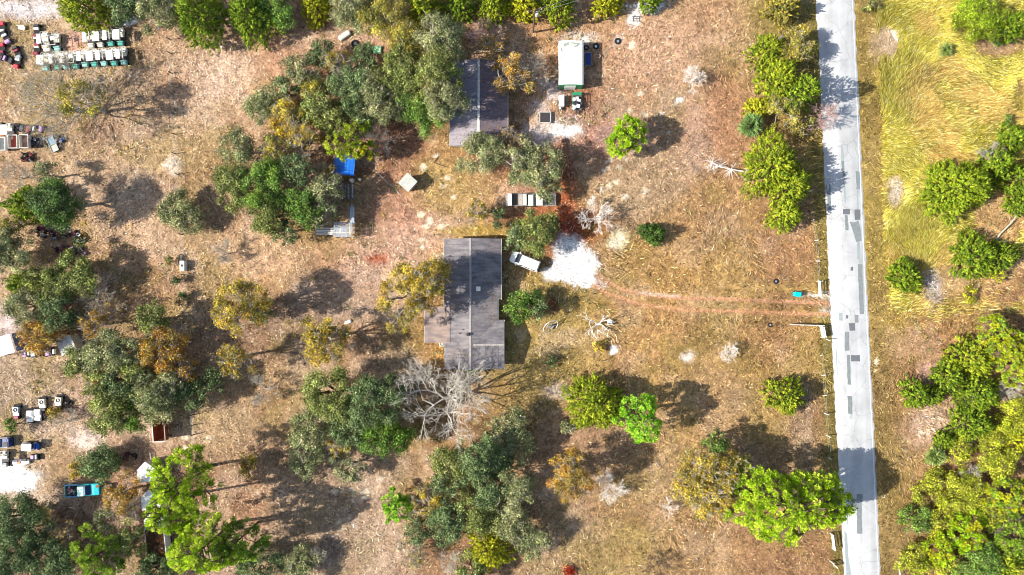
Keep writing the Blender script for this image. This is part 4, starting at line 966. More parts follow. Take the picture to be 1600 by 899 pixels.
M_REDB = mat('faded_red_bed', (188, 92, 76), .8, var=.25, scale=3, bump=.2)
M_MAR = mat('maroon_paint', (130, 40, 56), .5, var=.3, scale=3, bump=.1)
M_PURP = mat('lilac_panel', (176, 140, 180), .5, var=.25, scale=3, bump=.1)
M_ORAN = mat('orange_plastic', (206, 110, 64), .5, var=.2, scale=3, bump=.1)
M_SEAT = mat('cream_vinyl', (224, 216, 196), .6, var=.15, scale=4, bump=.1)
M_WOOD = mat('weathered_wood', (158, 150, 138), .85, var=.35, scale=4, bump=.3)
M_WOODB = mat('blue_grey_wood', (158, 166, 174), .85, var=.35, scale=4, bump=.3)
M_WOODD = mat('dark_wood', (92, 88, 88), .85, var=.35, scale=4, bump=.3)
M_POLE = mat('creosoted_pole', (112, 88, 72), .9, var=.3, scale=4, bump=.3)
M_CONC = mat('pale_concrete', (226, 218, 206), .9, var=.15, scale=4, bump=.3)
M_CYAN = mat('cyan_plastic', (0, 178, 196), .4, var=.08, scale=3, bump=.05)
M_LITTER = mat('leaf_litter_on_roof', (120, 88, 70), .95, var=.6, scale=3, bump=.8)

def plane_panels(root, name, m, x0, z0, x1, z1, ya, yb, wdt, axis='y', mesh_cache={}):
    """roofing panels side by side from ya to yb, each sloping from (x0,z0) to (x1,z1)"""
    n_ = max(1, round((yb-ya)/wdt)); pw = (yb-ya)/n_; Lh = math.hypot(x1-x0, z1-z0); sl = math.atan2(z1-z0, x1-x0)
    mb = MB().box((0, 0, 0), (Lh, pw-.012, .04)).box((0, pw/2-.03, .03), (Lh, .035, .03)); me = mb.mesh(name, m)
    for i in range(n_):
        o = link(name, me, None, root); yc = ya + (i+.5)*pw; dz = rnd.uniform(0, .012)
        if axis == 'y': o.location = ((x0+x1)/2, yc, (z0+z1)/2+dz); o.rotation_euler = (0, -sl, 0)
        else: o.location = (yc, (x0+x1)/2, (z0+z1)/2+dz); o.rotation_euler = (0, -sl, R(90))
def window(root, c, sx, sy, sz):
    t = MB().box(c, (sx, sy, sz)).build('window', M_WHITE, root)
    MB().box(c, (sx+.02 if sx < sy else sx-.14, sy+.02 if sy < sx else sy-.14, sz-.16)).build('pane', M_GLASS, t)
def wall_box(root, x0, x1, y0, y1, h_, m=None, name='wall'):
    t_ = .14
    for c, d in (((x0+t_/2, (y0+y1)/2), (t_, y1-y0)), ((x1-t_/2, (y0+y1)/2), (t_, y1-y0)), (((x0+x1)/2, y0+t_/2), (x1-x0-2*t_, t_)), (((x0+x1)/2, y1-t_/2), (x1-x0-2*t_, t_))):
        MB().box((c[0], c[1], h_/2), (d[0], d[1], h_)).build(name, m or M_WALL, root)

# the brown roofed house
ox, oy = -6.3, -2.5
hs = thing('brown_roofed_house', 'long brown grey gable roofed house with tan side porch, beside the white van', 'house', (ox, oy, 0))
wall_box(hs, -3.7, 4.2, -9.5, 9.6, 2.3); wall_box(hs, 4.22, 4.75, -9.5, -2.8, 2.3)
for s_ in (-1, 1):
    yy = 9.55*s_; MB().add([(-3.7, yy, 2.3), (4.2, yy, 2.3), (0, yy, 3.1), (-3.7, yy-.1*s_, 2.3), (4.2, yy-.1*s_, 2.3), (0, yy-.1*s_, 3.1)], [(0,1,2),(5,4,3),(0,3,4,1),(1,4,5,2),(2,5,3,0)]).build('gable_wall', M_WALL, hs)
MB().add([(4.7, -9.5, 2.3), (4.7, -2.8, 2.3), (4.7, -6.15, 3.1), (4.6, -9.5, 2.3), (4.6, -2.8, 2.3), (4.6, -6.15, 3.1)], [(0,1,2),(5,4,3),(0,3,4,1),(1,4,5,2),(2,5,3,0)]).build('gable_wall', M_WALL, hs)
for x_, y_ in ((4.2, 7.4), (4.2, 4.6), (4.2, 1.2), (4.75, -4.4), (4.75, -7.8)): window(hs, (x_, y_, 1.45), .1, 1.3, 1.1)
for y_ in (6.5, 2.5, -7.5): window(hs, (-3.72, y_, 1.45), .1, 1.3, 1.1)
for x_ in (-1.8, 2.4): window(hs, (x_, -9.52, 1.45), 1.3, .1, 1.1)
dr = MB().box((4.22, -1.4, 1.03), (.08, .95, 2.05)).build('door', M_OFFW, hs); MB().box((4.29, -1.05, 1.0), (.06, .08, .08)).build('handle', M_STEEL, dr)
plane_panels(hs, 'roof_panel', M_ROOF, -4.08, 2.3, -.03, 3.2, -9.98, 9.98, .91)
plane_panels(hs, 'roof_panel', M_ROOF, 4.64, 2.2, .03, 3.2, .7, 9.98, .91)
plane_panels(hs, 'roof_panel', M_ROOF, 4.05, 2.33, .03, 3.2, -9.98, .69, .91)
plane_panels(hs, 'wing_roof_panel', M_ROOF, -9.97, 2.3, -6.23, 3.17, .4, 5.13, .91, 'x')
plane_panels(hs, 'wing_roof_panel', M_ROOF, -2.44, 2.3, -6.17, 3.17, .4, 5.13, .91, 'x')
plane_panels(hs, 'porch_roof_panel', M_PORCH, -7.1, 2.1, -3.15, 2.57, -5.95, -.45, .91)
MB().box((0, 0, 3.24), (.3, 20.0, .05), bev=.02).build('ridge_cap', M_SEAM, hs)
MB().box((2.8, -6.2, 3.21), (4.7, .26, .05), bev=.02).build('ridge_cap', M_SEAM, hs)
for x_ in (-7.0,):
    for y_ in (-5.8, -3.2, -.6): MB().box((x_, y_, 1.03), (.12, .12, 2.06)).build('porch_post', M_WHITE, hs)
MB().box((-7.14, -3.2, 2.08), (.06, 5.6, .14)).build('fascia', M_OFFW, hs)
MB().box((-4.13, 4.7, 2.27), (.05, 10.6, .14)).build('fascia', M_OFFW, hs); MB().box((4.69, 5.3, 2.16), (.05, 9.4, .14)).build('fascia', M_OFFW, hs)
MB().box((5.17, -6.2, 2.28), (.05, 7.5, .14)).build('fascia', M_OFFW, hs)
MB().box((1.2, 2.3, 3.15), (.55, .6, .7)).box((1.2, 2.3, 3.52), (.66, .7, .06)).build('chimney', M_CONC, hs)
MB().cyl((-.35, -4.6, 3.0), (-.35, -4.6, 3.45), .16, n=12).cyl((-.35, -4.6, 3.45), (-.35, -4.6, 3.62), .28, .2, n=12).build('roof_vent', M_DARK, hs)
MB().cyl((-1.2, -3.9, 2.8), (-1.2, -3.9, 3.2), .06).build('vent_pipe', M_DARK, hs); MB().cyl((-1.7, -4.5, 2.7), (-1.7, -4.5, 3.1), .06).build('vent_pipe', M_DARK, hs)
t = thing('air_conditioner', 'small white air conditioner in the nook south of the tan porch', 'air conditioner', (-10.85, -8.75, 0))
MB().box((0, 0, .45), (.8, .8, .9), bev=.06).build('casing', M_OFFW, t); MB().torus((0, 0, .93), .28, .03).cyl((0, 0, .9), (0, 0, .94), .08).build('fan_grille', M_DARK, t)

# the north house with the mauve roof
ox, oy = -5.06, 28.15
h2 = thing('north_house', 'narrow house with mauve grey gable roof half hidden by oaks in the north yard', 'house', (ox, oy, 0))
wall_box(h2, -4.1, 4.1, -6.2, 6.2, 2.4)
for s_ in (-1, 1):
    yy = 6.18*s_; MB().add([(-4.1, yy, 2.4), (4.1, yy, 2.4), (0, yy, 3.1), (-4.1, yy-.1*s_, 2.4), (4.1, yy-.1*s_, 2.4), (0, yy-.1*s_, 3.1)], [(0,1,2),(5,4,3),(0,3,4,1),(1,4,5,2),(2,5,3,0)]).build('gable_wall', M_WALL, h2)
for y_ in (-3.6, 0, 3.6): window(h2, (4.1, y_, 1.45), .1, 1.2, 1.0); window(h2, (-4.1, y_, 1.45), .1, 1.2, 1.0)
dr = MB().box((1.2, -6.22, 1.03), (.95, .08, 2.05)).build('door', M_OFFW, h2); MB().box((1.55, -6.29, 1.0), (.08, .06, .08)).build('handle', M_STEEL, dr)
plane_panels(h2, 'roof_panel', M_ROOF2_SUN, -4.42, 2.45, -.03, 3.2, -6.5, 6.5, 1.45)
plane_panels(h2, 'roof_panel', M_ROOF2_SHADE, 4.4, 2.45, .03, 3.2, -6.5, 6.5, 1.45)
MB().box((0, 0, 3.24), (.34, 13.0, .05), bev=.02).build('ridge_cap', M_OFFW, h2)
for s_ in (-1, 1): MB().box((4.45*s_, 0, 2.42), (.06, 13.0, .16)).build('fascia', M_OFFW, h2)
MB().cyl((1.9, -1.5, 2.9), (1.9, -1.5, 3.2), .06).build('vent_pipe', M_OFFW, h2); MB().cyl((.9, -.3, 3.0), (.9, -.3, 3.3), .05).build('vent_pipe', M_OFFW, h2)

def roof_litter(root, n_, x0, x1, y0, y1, ze, zr, xe):
    x = rng.uniform(x0, x1, n_); y = rng.uniform(y0, y1, n_); k = fbm(x*10+root.location.x*10, y*10+root.location.y*10, 22, 111, 3) > .52; x, y = x[k], y[k]
    z = zr - (zr-ze)*np.abs(x)/xe + .05; T = Tri(); T.leaves(np.stack([x, y, z], -1), .11, tints(((134,100,70),(110,84,60),(166,130,90),(190,170,120),(88,70,54)), len(x)), np.tile([[0, 0, 1.]], (len(x), 1)), .8)
    o = T.obj('roof_litter', root); o['kind'] = 'stuff'
roof_litter(hs, 1500, -3.9, 3.9, -9.8, 9.8, 2.3, 3.2, 4.1); roof_litter(h2, 1200, -4.2, 4.2, -6.3, 6.3, 2.45, 3.2, 4.4)
# white metal shed with a green front
t = thing('metal_shed', 'white roofed metal shed with green front wall and dirty north end', 'shed', (9.05, 34.35, 0))
wall_box(t, -1.85, 1.75, -3.3, 3.3, 2.4, M_OFFW)
MB().box((-.05, -3.36, 1.2), (3.7, .08, 2.3)).build('front_wall', M_GREEN, t)
d_ = MB().box((-.1, -3.43, 1.0), (1.7, .06, 1.95)).build('roller_door', M_WHITE, t)
mb = MB(); N_ = 8
for i in range(7):
    y0 = -3.35 + i*.957
    mb = MB(); vs = []
    for k in range(9):
        x = -1.92 + 3.56*k/8; z = 2.42 + .22*math.sin(math.pi*k/8); vs += [(x, y0, z), (x, y0+.945, z+.004*(i % 2))]
    mb.add(vs, [(2*k, 2*k+2, 2*k+3, 2*k+1) for k in range(8)]).build('roof_sheet', mat('white_roof_membrane', (228, 232, 218), .5, var=.14, scale=.6, bump=.1), t)
MB().box((1.76, 0, 2.4), (.22, 6.75, .1)).build('gutter', M_STEEL, t)
tag(MB().box((-.75, 2.75, 2.62), (.9, .5, .03), rz=.3).box((.5, 2.9, 2.62), (1.2, .25, .03), rz=-.2).box((.65, 2.5, 2.64), (.5, .2, .03), rz=.2).box((-1.5, 2.0, 2.55), (.25, .6, .03), rz=.3).box((-1.6, .9, 2.53), (.15, .4, .03), rz=-.3).build('roof_stain', mat('moss_stain', (150, 156, 140), .9, var=.4, scale=6), t))

# helper: tyre
def tyre(px, py, r_, label, white=False):
    t = thing('tyre', label, 'tyre', P(px, py)); MB().torus((0, 0, .12), r_*.7, r_*.3, n=18, sq=.8).build('tread', M_BLACK, t)
    MB().cyl((0, 0, .05), (0, 0, .12), r_*.42, n=12).build('rim', M_WHITE if white else M_STEEL, t)
tyre(965, 65, .52, 'black tyre lying on pale sand northeast of the white shed')
tyre(931, 73, .5, 'large tyre with white centre in the shade of the white shed', True)
tyre(916, 75, .42, 'dark tyre against the east wall of the white shed')
tyre(1212, 440, .42, 'small black tyre in the dry grass near the turquoise bin')
tyre(1203, 508, .38, 'grey tyre in the dry grass west of the white board fence')
tyre(555, 69, .62, 'large black tyre near the white bathtub')
t = thing('workbench', 'dark blue workbench with pale frame in the shade of the white shed', 'bench', P(918, 95, .0))
MB().box((0, 0, .85), (.8, 1.9, .07)).build('table_top', M_NAVY, t); MB().box((.46, 0, .86), (.06, 2.0, .05)).box((0, .98, .86), (.9, .06, .05)).box((0, -.98, .86), (.9, .06, .05)).build('rail', M_STEEL, t)
for a in (-.35, .35):
    for b_ in (-.85, .85): MB().box((a, b_, .41), (.06, .06, .82)).build('leg', M_STEEL, t)
t = thing('flower_pot', 'pale pot in the shade east of the white shed', 'pot', P(935, 89)); MB().cyl((0, 0, 0), (0, 0, .4), .2, .3, n=12).build('pot', M_CONC, t); MB().cyl((0, 0, .39), (0, 0, .41), .26, n=12).build('soil', M_LITTER, t)

# low structures west of the drive
def slat_shelter(px0, py0, px1, py1, h_, label, mats, seed, miss=.12, name='lattice_shelter'):
    X0, Y0, _ = P(px0, py0, h_); X1, Y1, _ = P(px1, py1, h_); cx, cy = (X0+X1)/2, (Y0+Y1)/2; sx, sy = abs(X1-X0), abs(Y1-Y0); r_ = random.Random(seed)
    t = thing(name, label, 'shelter', (cx, cy, 0))
    for a in (-1, 0, 1):
        for b_ in (-1, 1): MB().box((a*(sx/2-.1), b_*(sy/2-.1), h_/2-.05), (.11, .11, h_-.1)).build('post', mats[0], t)
    for b_ in (-1, -.33, .33, 1): MB().box((0, b_*(sy/2-.08), h_-.03), (sx, .09, .12)).build('beam', mats[0], t)
    n_ = int(sx/.30)
    for i in range(n_):
        if r_.random() < miss: continue
        x = -sx/2 + .15 + i*.30; L_ = sy*r_.uniform(.75, 1.02); MB().box((x, r_.uniform(-1, 1)*(sy-L_)/2, h_+.06+r_.uniform(0, .02)), (r_.uniform(.14, .25), L_, .035), rz=r_.uniform(-.03, .03)).build('slat', r_.choice(mats), t)
    n_ = int(sy/.55)
    for i in range(n_):
        MB().box((r_.uniform(-.2, .2)*sx*.3, -sy/2+.2+i*.55, h_+.115), (sx*r_.uniform(.5, 1.0), r_.uniform(.08, .16), .03), rz=r_.uniform(-.04, .04)).build('cross_slat', r_.choice(mats), t)
    return t
st = slat_shelter(521, 347, 554, 371, 2.1, 'weathered white and blue grey lattice shelter west of the litter clearing', [M_WOODB, M_WOOD, M_OFFW, M_WOODB], 3)
X0, Y0, _ = P(550, 331, 2.1)
MB().box((X0-st.location.x, Y0-.5-st.location.y, 2.05), (.7, 2.6, .06)).box((X0-st.location.x, Y0+.4-st.location.y, 2.1), (.12, 1.6, .08)).build('roof_board', M_WOODB, st)
t = thing('plank_stack', 'long pale planks stacked low at the west end of the lattice shelter', 'planks', P(507, 361, .3))
t.location.z = 0
for i in range(7): MB().box((rnd.uniform(-.1, .1), -.55+.19*i, .35+.02*(i % 2)), (2.7, .16, .05), rz=rnd.uniform(-.04, .04)).build('plank', rnd.choice([M_OFFW, M_WOOD, M_WHITE]), t)
MB().box((-.9, 0, .16), (.12, 1.3, .32)).build('bearer', M_WOODD, t); MB().box((.9, 0, .16), (.12, 1.3, .32)).build('bearer', M_WOODD, t)
t = thing('white_post_frame', 'little broken white frame at the end of the pale planks', 'frame', P(494, 354)); MB().box((0, .3, .45), (.09, .09, .9), ry=.3).box((0, -.4, .3), (.09, .8, .09), rz=.3).box((.3, 0, .3), (.6, .09, .09), rz=.7).build('frame', M_OFFW, t)
t = thing('yellow_bucket', 'yellow bucket on the grass below the pale planks', 'bucket', P(506, 371)); MB().cyl((0, 0, 0), (0, 0, .35), .16, .2, n=10).build('bucket', mat('yellow_plastic', (232, 200, 80), .4), t)
slat_shelter(528, 286, 554, 311, 2.2, 'dark slatted shed roof half hidden under a grey oak', [M_WOODD, M_WOODD, M_STEEL, M_WOOD], 8, .05, 'slatted_shed')
t = thing('water_tank', 'small round white tank on the litter below the blue tarp shed', 'tank', P(551, 283)); MB().cyl((0, 0, 0), (0, 0, .9), .3, n=14).cyl((0, 0, .9), (0, 0, 1.05), .3, .1, n=14).build('tank', M_WHITE, t)
t = thing('round_lid', 'pale round lid right of the small white tank', 'lid', P(563, 281)); MB().cyl((0, 0, 0), (0, 0, .5), .2, .22, n=14).build('lid', M_OFFW, t)
# blue tarp shed
X0, Y0, _ = P(538, 257, 2.2); t = thing('tarp_shed', 'small shed covered by a bright blue tarpaulin under a lime tree', 'shed', (X0, Y0, 0), R(-4))
for a in (-1.35, 1.35):
    for b_ in (-1.4, 1.4): MB().box((a, b_, 1.05), (.1, .1, 2.1)).build('post', M_WOOD, t)
mb = MB(); vs = []; nx_, ny_ = 18, 14
for j in range(ny_+1):
    for i in range(nx_+1):
        u, v_ = i/nx_, j/ny_; vs.append((-1.55+3.1*u, -1.6+3.2*v_, 2.15 + .18*math.sin(math.pi*u) + .035*math.sin(u*44+math.sin(v_*5)) - .06*math.sin(v_*math.pi) - (.25 if j in (0, ny_) else 0)))
mb.add(vs, [(j*(nx_+1)+i, j*(nx_+1)+i+1, (j+1)*(nx_+1)+i+1, (j+1)*(nx_+1)+i) for j in range(ny_) for i in range(nx_)]).build('tarpaulin', M_BLUE, t, smooth=True)
MB().box((-.3, 0, .6), (1.6, 1.8, 1.1)).build('stored_crates', M_WOODD, t)
# tilted grey roofed pump house
X0, Y0, _ = P(637, 285, 1.9); t = thing('pump_house', 'tiny square shed with pale grey roof standing askew in the clearing', 'shed', (X0, Y0, 0), R(-42))
wall_box(t, -.85, .85, -.85, .85, 1.75, M_OFFW)
for i in range(4): MB().box((-.78+.52*i, 0, 1.84+.012*(i % 2)), (.515, 2.15, .04), rx=.05).build('roof_sheet', mat('chalky_grey_sheet', (176, 176, 166), .8, var=.25, scale=2, bump=.2), t)
MB().box((0, -.87, .9), (.7, .05, 1.6)).build('door', M_WOOD, t)
# fallen rope / hose
h_ = MB().path([(x, y, .05) for x, y in [P(*q)[:2] for q in ((583,266),(592,272),(600,280),(606,287),(612,290),(618,294),(621,300),(624,303))]], .05, 6).build('hose', M_OFFW)
tag(h_, 'pale hose curving between the blue tarp shed and the tiny grey roofed shed', 'hose')
# flat trailer with fridges
t = thing('flat_trailer', 'long low flat trailer partly under the grey oak north of the van', 'trailer', P(829, 313, .0))
for i in range(12): MB().box((-3.55+.645*i, 0, .62), (.62, 1.75, .05)).build('deck_plank', M_WOODD if i % 3 else M_WOOD, t)
MB().box((0, -.9, .6), (7.8, .09, .14)).box((0, .9, .6), (7.8, .09, .14)).box((-3.85, 0, .6), (.09, 1.8, .14)).box((3.85, 0, .6), (.09, 1.8, .14)).box((0, .3, .5), (7.4, .08, .1)).build('frame', M_STEEL, t)
for x_ in (-.5, .5):
    for s_ in (-1, 1): MB().torus((x_, s_*.98, .33), .23, .1, 'y').build('wheel', M_BLACK, t)
fr = [(797, 312, .55, 1.85, M_WHITE, 'white fridge standing at the west end of the flat trailer'), (820, 312, .62, 1.7, M_OFFW, 'grey white slatted cabinet in the middle of the flat trailer'),
      (829.5, 313, .8, 1.7, mat('pale_green_enamel', (186, 202, 190), .5), 'pale green cabinet in the middle of the flat trailer'), (843, 312, 1.05, 1.8, M_WHITE, 'widest white cabinet at the east end of the flat trailer')]
for x_, y_, w_, l_, m_, lb_ in fr:
    X0, Y0, _ = P(x_, y_, 1.3); q = thing('cabinet', lb_, 'cabinet', (X0, Y0, .65), 0, 'cabinets on the flat trailer'); MB().box((0, 0, .35), (w_, l_, .68), bev=.03).build('casing', m_, q)
    for k in range(2): MB().box((0, -.42+.84*k, .71), (w_*.86, l_*.42, .03), bev=.01).build('door', m_, q)
# yard items south of the white shed
t = thing('mat_table', 'square dark topped frame with pale edge below the white carts of the north yard', 'table', P(852, 185)); 
MB().box((-.05, 0, .5), (1.55, 1.55, .05)).build('mat', M_DARK, t)
MB().box((-.05, .82, .51), (1.8, .09, .07)).box((-.05, -.82, .51), (1.8, .09, .07)).box((-.87, 0, .51), (.09, 1.7, .07)).box((.77, 0, .51), (.09, 1.7, .07)).box((1.0, 0, .1), (.2, 1.7, .1)).build('frame', M_OFFW, t)
for a in (-.85, .75):
    for b_ in (-.8, .8): MB().box((a, b_, .24), (.07, .07, .48)).build('leg', M_STEEL, t)
t = thing('small_box_trailer', 'small white box on two wheels between the dark topped frame and the green cart', 'trailer', P(877, 161))
MB().box((0, .1, .62), (.85, 1.7, .6), bev=.05).build('body', M_WHITE, t); MB().box((0, -1.05, .4), (.08, .8, .08)).build('drawbar', M_STEEL, t); MB().box((-.25, -.95, .45), (.3, .3, .25)).build('jack', M_OFFW, t); MB().box((0.05, -1.0, .3), (.35, .3, .25)).build('battery', M_BLACK, t)
for s_ in (-1, 1): MB().torus((s_*.5, 0, .28), .2, .08, 'x').build('wheel', M_BLACK, t)
t = thing('utility_trailer', 'green utility trailer heaped with white scrap south of the white shed', 'trailer', P(901, 161))
MB().box((0, 0, .45), (1.45, 2.6, .06)).build('bed', M_WOODD, t); MB().box((0, 1.32, .8), (1.5, .06, .65)).build('front_panel', M_GREEN, t); MB().box((0, 1.1, 1.13), (1.3, .4, .04)).build('toolbox_lid', M_GREEN, t)
for s_ in (-1, 1):
    MB().box((s_*.74, 0, 1.1), (.05, 2.6, .05)).box((s_*.74, 0, .75), (.05, 2.6, .05)).box((s_*.74, 1.25, .8), (.05, .05, .7)).box((s_*.74, 0, .8), (.05, .05, .7)).box((s_*.74, -1.25, .8), (.05, .05, .7)).build('side_rail', M_GREEN if s_ < 0 else M_DARK, t); MB().torus((s_*.85, -.1, .3), .22, .09, 'x').build('wheel', M_BLACK, t)
MB().box((0, -1.6, .4), (.08, .7, .08)).torus((.1, -1.5, .4), .22, .07).build('drawbar', M_DARK, t)
for i in range(16):
    x_, y_ = rnd.uniform(-.55, .35), rnd.uniform(-1.1, .8); o = MB().box((0, 0, 0), (rnd.uniform(.2, .5), rnd.uniform(.3, .8), rnd.uniform(.1, .3)), bev=.03).build('scrap_panel', rnd.choice([M_WHITE, M_WHITE, M_OFFW, M_DARK]), t)
    o.location = (x_, y_, .6+rnd.uniform(0, .4)); o.rotation_euler = (rnd.uniform(-.3, .3), rnd.uniform(-.3, .3), rnd.uniform(0, 3))
for i, (x_, y_) in enumerate([(955,9),(961,9),(967,10),(973,9),(979,10),(985,11),(991,9),(998,7),(1006,11),(1013,12),(1021,12),(1027,9)]):
    o = MB().box((0, 0, .15), (rnd.uniform(.3, .5), rnd.uniform(.3, .5), .32), rz=rnd.uniform(0, 1), bev=.06).build('pale_block', M_CONC, None, P(x_, y_)); nth = ['westernmost','second','third','fourth','fifth','sixth','seventh','eighth','ninth','tenth','eleventh','easternmost'][i]; tag(o, f'pale block, {nth} from the west in the row below the top trees', 'block', 'pale blocks in a row along the northern trees')
t = thing('white_pallet', 'small weathered pallet on the white sand patch in the north yard', 'pallet', P(994, 30))
for i in range(3): MB().box((0, -.35+.35*i, .13), (1.2, .12, .04)).build('plank', M_WOODD, t)
for a in (-.5, .5): MB().box((a, 0, .06), (.1, .85, .1)).build('bearer', M_WOODD, t)
X0, Y0, _ = P(457, 218, 1.5); t = thing('dome_tent', 'pale domed canopy half hidden by yellow oaks northwest of the blue tarp shed', 'canopy', (X0, Y0, 0)); MB().cyl((0, 0, 1.2), (0, 0, 1.5), 1.25, 1.0, n=12).cyl((0, 0, 1.5), (0, 0, 1.75), 1.0, .3, n=12).build('canopy', M_OFFW, t); MB().cyl((0, 0, 0), (0, 0, 1.2), .06).build('pole', M_STEEL, t)
t = thing('bathtub', 'white bathtub shell lying tilted on the orange sand at the top', 'bathtub', P(539, 57), R(35))
mb = MB(); mb.loft([(-1.0, .3, .05, .5, .1), (-.85, .4, 0, .55, .1), (.85, .4, 0, .55, .1), (1.0, .3, .05, .5, .1)]).build('shell', M_WHITE, t, smooth=False); MB().box((0, 0, .59), (1.7, .55, .02), bev=.005).build('panel', M_OFFW, t)
t = thing('green_tarp', 'crumpled pale green tarp on red litter beside the large black tyre', 'tarp', P(583, 79)); vs = []
for j in range(9):
    for i in range(13): vs.append((-1.3+2.6*i/12+rnd.uniform(-.07, .07), -.6+1.2*j/8+rnd.uniform(-.07, .07), .12+rnd.uniform(0, .28)))
MB().add(vs, [(j*13+i, j*13+i+1, (j+1)*13+i+1, (j+1)*13+i) for j in range(8) for i in range(12)]).build('sheet', mat('pale_green_tarp', (124, 168, 130), .6, var=.2), t)
t = thing('white_sack', 'white torn sack on the shaded litter west of the brown roofed house', 'sack', P(545, 503)); MB().box((0, 0, .15), (.9, .5, .3), rz=.4, bev=.12).box((-.5, -.15, .1), (.5, .4, .2), rz=1.0, bev=.1).build('sack', M_WHITE, t)
t = thing('white_box', 'white upright box with a dark hole beside the wire fence', 'box', P(289, 416)); MB().box((0, 0, .5), (.75, 1.6, 1.0), bev=.05).build('casing', M_WHITE, t); MB().box((0, .05, 1.01), (.3, .35, .04)).build('opening', M_DARK, t)
t = thing('white_box', 'small white box in front of the white dead tree', 'box', P(952, 504)); MB().box((0, 0, .35), (.75, .75, .7), bev=.05).build('casing', M_OFFW, t); MB().box((0, .15, .72), (.5, .1, .04)).box((0, -.15, .72), (.5, .1, .04)).build('lid_rib', M_STEEL, t)
t = thing('rubbish_bin', 'turquoise lidded bin standing beside the dirt drive near the road', 'bin', P(1243, 460), R(-8))
MB().cyl((0, 0, 0), (0, 0, 1.0), .36, .42, n=4).box((0, 0, .52), (.85, .62, .95), bev=.04).build('body', M_CYAN, t); MB().box((0, 0, 1.04), (1.0, .72, .09), bev=.04).build('lid', M_CYAN, t)
for s_ in (-1, 1): MB().cyl((s_*.3, .4, .12), (s_*.42, .4, .12), .12, n=10).build('wheel', M_BLACK, t)
# round wire dish antenna on a pole
t = thing('dish_antenna', 'large round wire dish antenna frame lying open beside the oak pair', 'antenna', P(860, 510), R(35))
mb = MB(); mb.torus((0, 0, 0), 1.28, .05, n=28, m=5).build('rim', M_WHITE, t, (0, 0, .9)).rotation_euler = (R(52), 0, 0)
rb = MB()
for i in range(8):
    a = i*math.pi/4; rb.path([(0, 0, -.28), (.6*math.cos(a), .6*math.sin(a), -.2), (1.28*math.cos(a), 1.28*math.sin(a), 0)], .022, 4)
rb.torus((0, 0, -.2), .6, .02, n=20, m=4); rb.build('rib', M_OFFW, t, (0, 0, .9)).rotation_euler = (R(52), 0, 0)
MB().cyl((0, .1, 0), (0, .1, 1.0), .06).build('pole', M_STEEL, t)
MB().cyl((-.15, .3, 0), (-.15, .3, 3.6), .05, .04, n=8).build('mast', M_STEEL, t); MB().box((.1, -.2, .3), (.7, .5, .3), rz=.4, bev=.05).build('scrap', M_WOOD, t)

# ------------------------------------------------------------------ poles, fences, gate
def utility_pole(px, py, h_, label):
    t = thing('utility_pole', label, 'utility pole', P(px, py)); MB().cyl((0, 0, -.1), (0, 0, h_), .16, .11, n=10).build('pole', M_POLE, t)
    MB().box((0, 0, h_-.5), (2.2, .1, .12), rz=R(10)).build('crossarm', M_POLE, t)
    for a in (-1, 0, 1): MB().cyl((a*math.cos(R(10)), a*math.sin(R(10)), h_-.44), (a*math.cos(R(10)), a*math.sin(R(10)), h_-.22), .07, .04).build('insulator', M_WHITE, t)
    tr = MB().cyl((.34, 0, h_-2.4), (.34, 0, h_-1.4), .26, n=12).cyl((.34, 0, h_-1.4), (.34, 0, h_-1.3), .26, .12, n=12).build('transformer', M_OFFW, t)
    MB().cyl((.34, 0, h_-1.3), (.34, 0, h_-1.05), .05).build('bushing', M_STEEL, tr)
    for i, dz in enumerate((-.25, -1.6)):
        a = np.array([0, 0, h_+dz]); b_ = np.array([42., 14., h_+dz+.3]); pts = [a+(b_-a)*k/12+np.array([0, 0, -1.1*math.sin(math.pi*k/12)]) for k in range(13)]; MB().path(pts, .022, 4).build('wire', M_STEEL, t)
    return t
utility_pole(833, 51, 9.2, 'wooden utility pole with pale transformer at the northern tree line')
# wire fence of the west yard
pts = [(266, 62), (267, 84), (269, 115), (271, 148), (273, 179), (274, 210), (275, 241), (278, 273), (280, 305), (283, 337), (285, 367), (287, 399), (288, 430), (290, 462), (292, 494), (294, 525), (296, 557), (298, 588), (300, 620), (302, 648), (303, 664), (304, 679), (305, 700)]
t = thing('wire_fence', 'thin post and wire fence running north to south through the western clearing', 'fence', P(285, 380)); me = MB().box((0, 0, .6), (.11, .11, 1.25)).mesh('post', M_WOODD)
W3 = [np.array(P(*q)) - np.array(t.location) for q in pts]
for q in W3:
    o = link('post', me, None, t, tuple(q)); o.rotation_euler = (rnd.uniform(-.08, .08), rnd.uniform(-.08, .08), rnd.uniform(0, 1))
for hh in (.35, .7, 1.05): MB().path([q+np.array([0, 0, hh]) for q in W3], .012, 3).build('wire', M_STEEL, t)
# roadside fence with pale posts, and the white board gate pieces
pts = [(1263, 300), (1267, 345), (1273, 376), (1275, 408), (1277, 440), (1278, 461)]
pts2 = [(1291, 530), (1282, 556), (1284, 587), (1286, 618), (1288, 646), (1291, 680), (1294, 715), (1296, 760), (1298, 800)]
for pp, lab in ((pts, 'pale post fence along the road north of the dirt drive'), (pts2, 'pale leaning post fence along the road south of the dirt drive')):
    t = thing('roadside_fence', lab, 'fence', P(*pp[2])); W3 = [np.array(P(*q)) - np.array(t.location) for q in pp]; me = MB().box((0, 0, .6), (.11, .11, 1.25)).mesh('post', M_OFFW)
    for q in W3: o = link('post', me, None, t, tuple(q)); o.rotation_euler = (rnd.uniform(-.25, .25), rnd.uniform(-.25, .25), rnd.uniform(0, 1))
    for hh in (.5, 1.05): MB().path([q+np.array([0, 0, hh]) for q in W3], .006, 3).build('wire', M_STEEL, t)
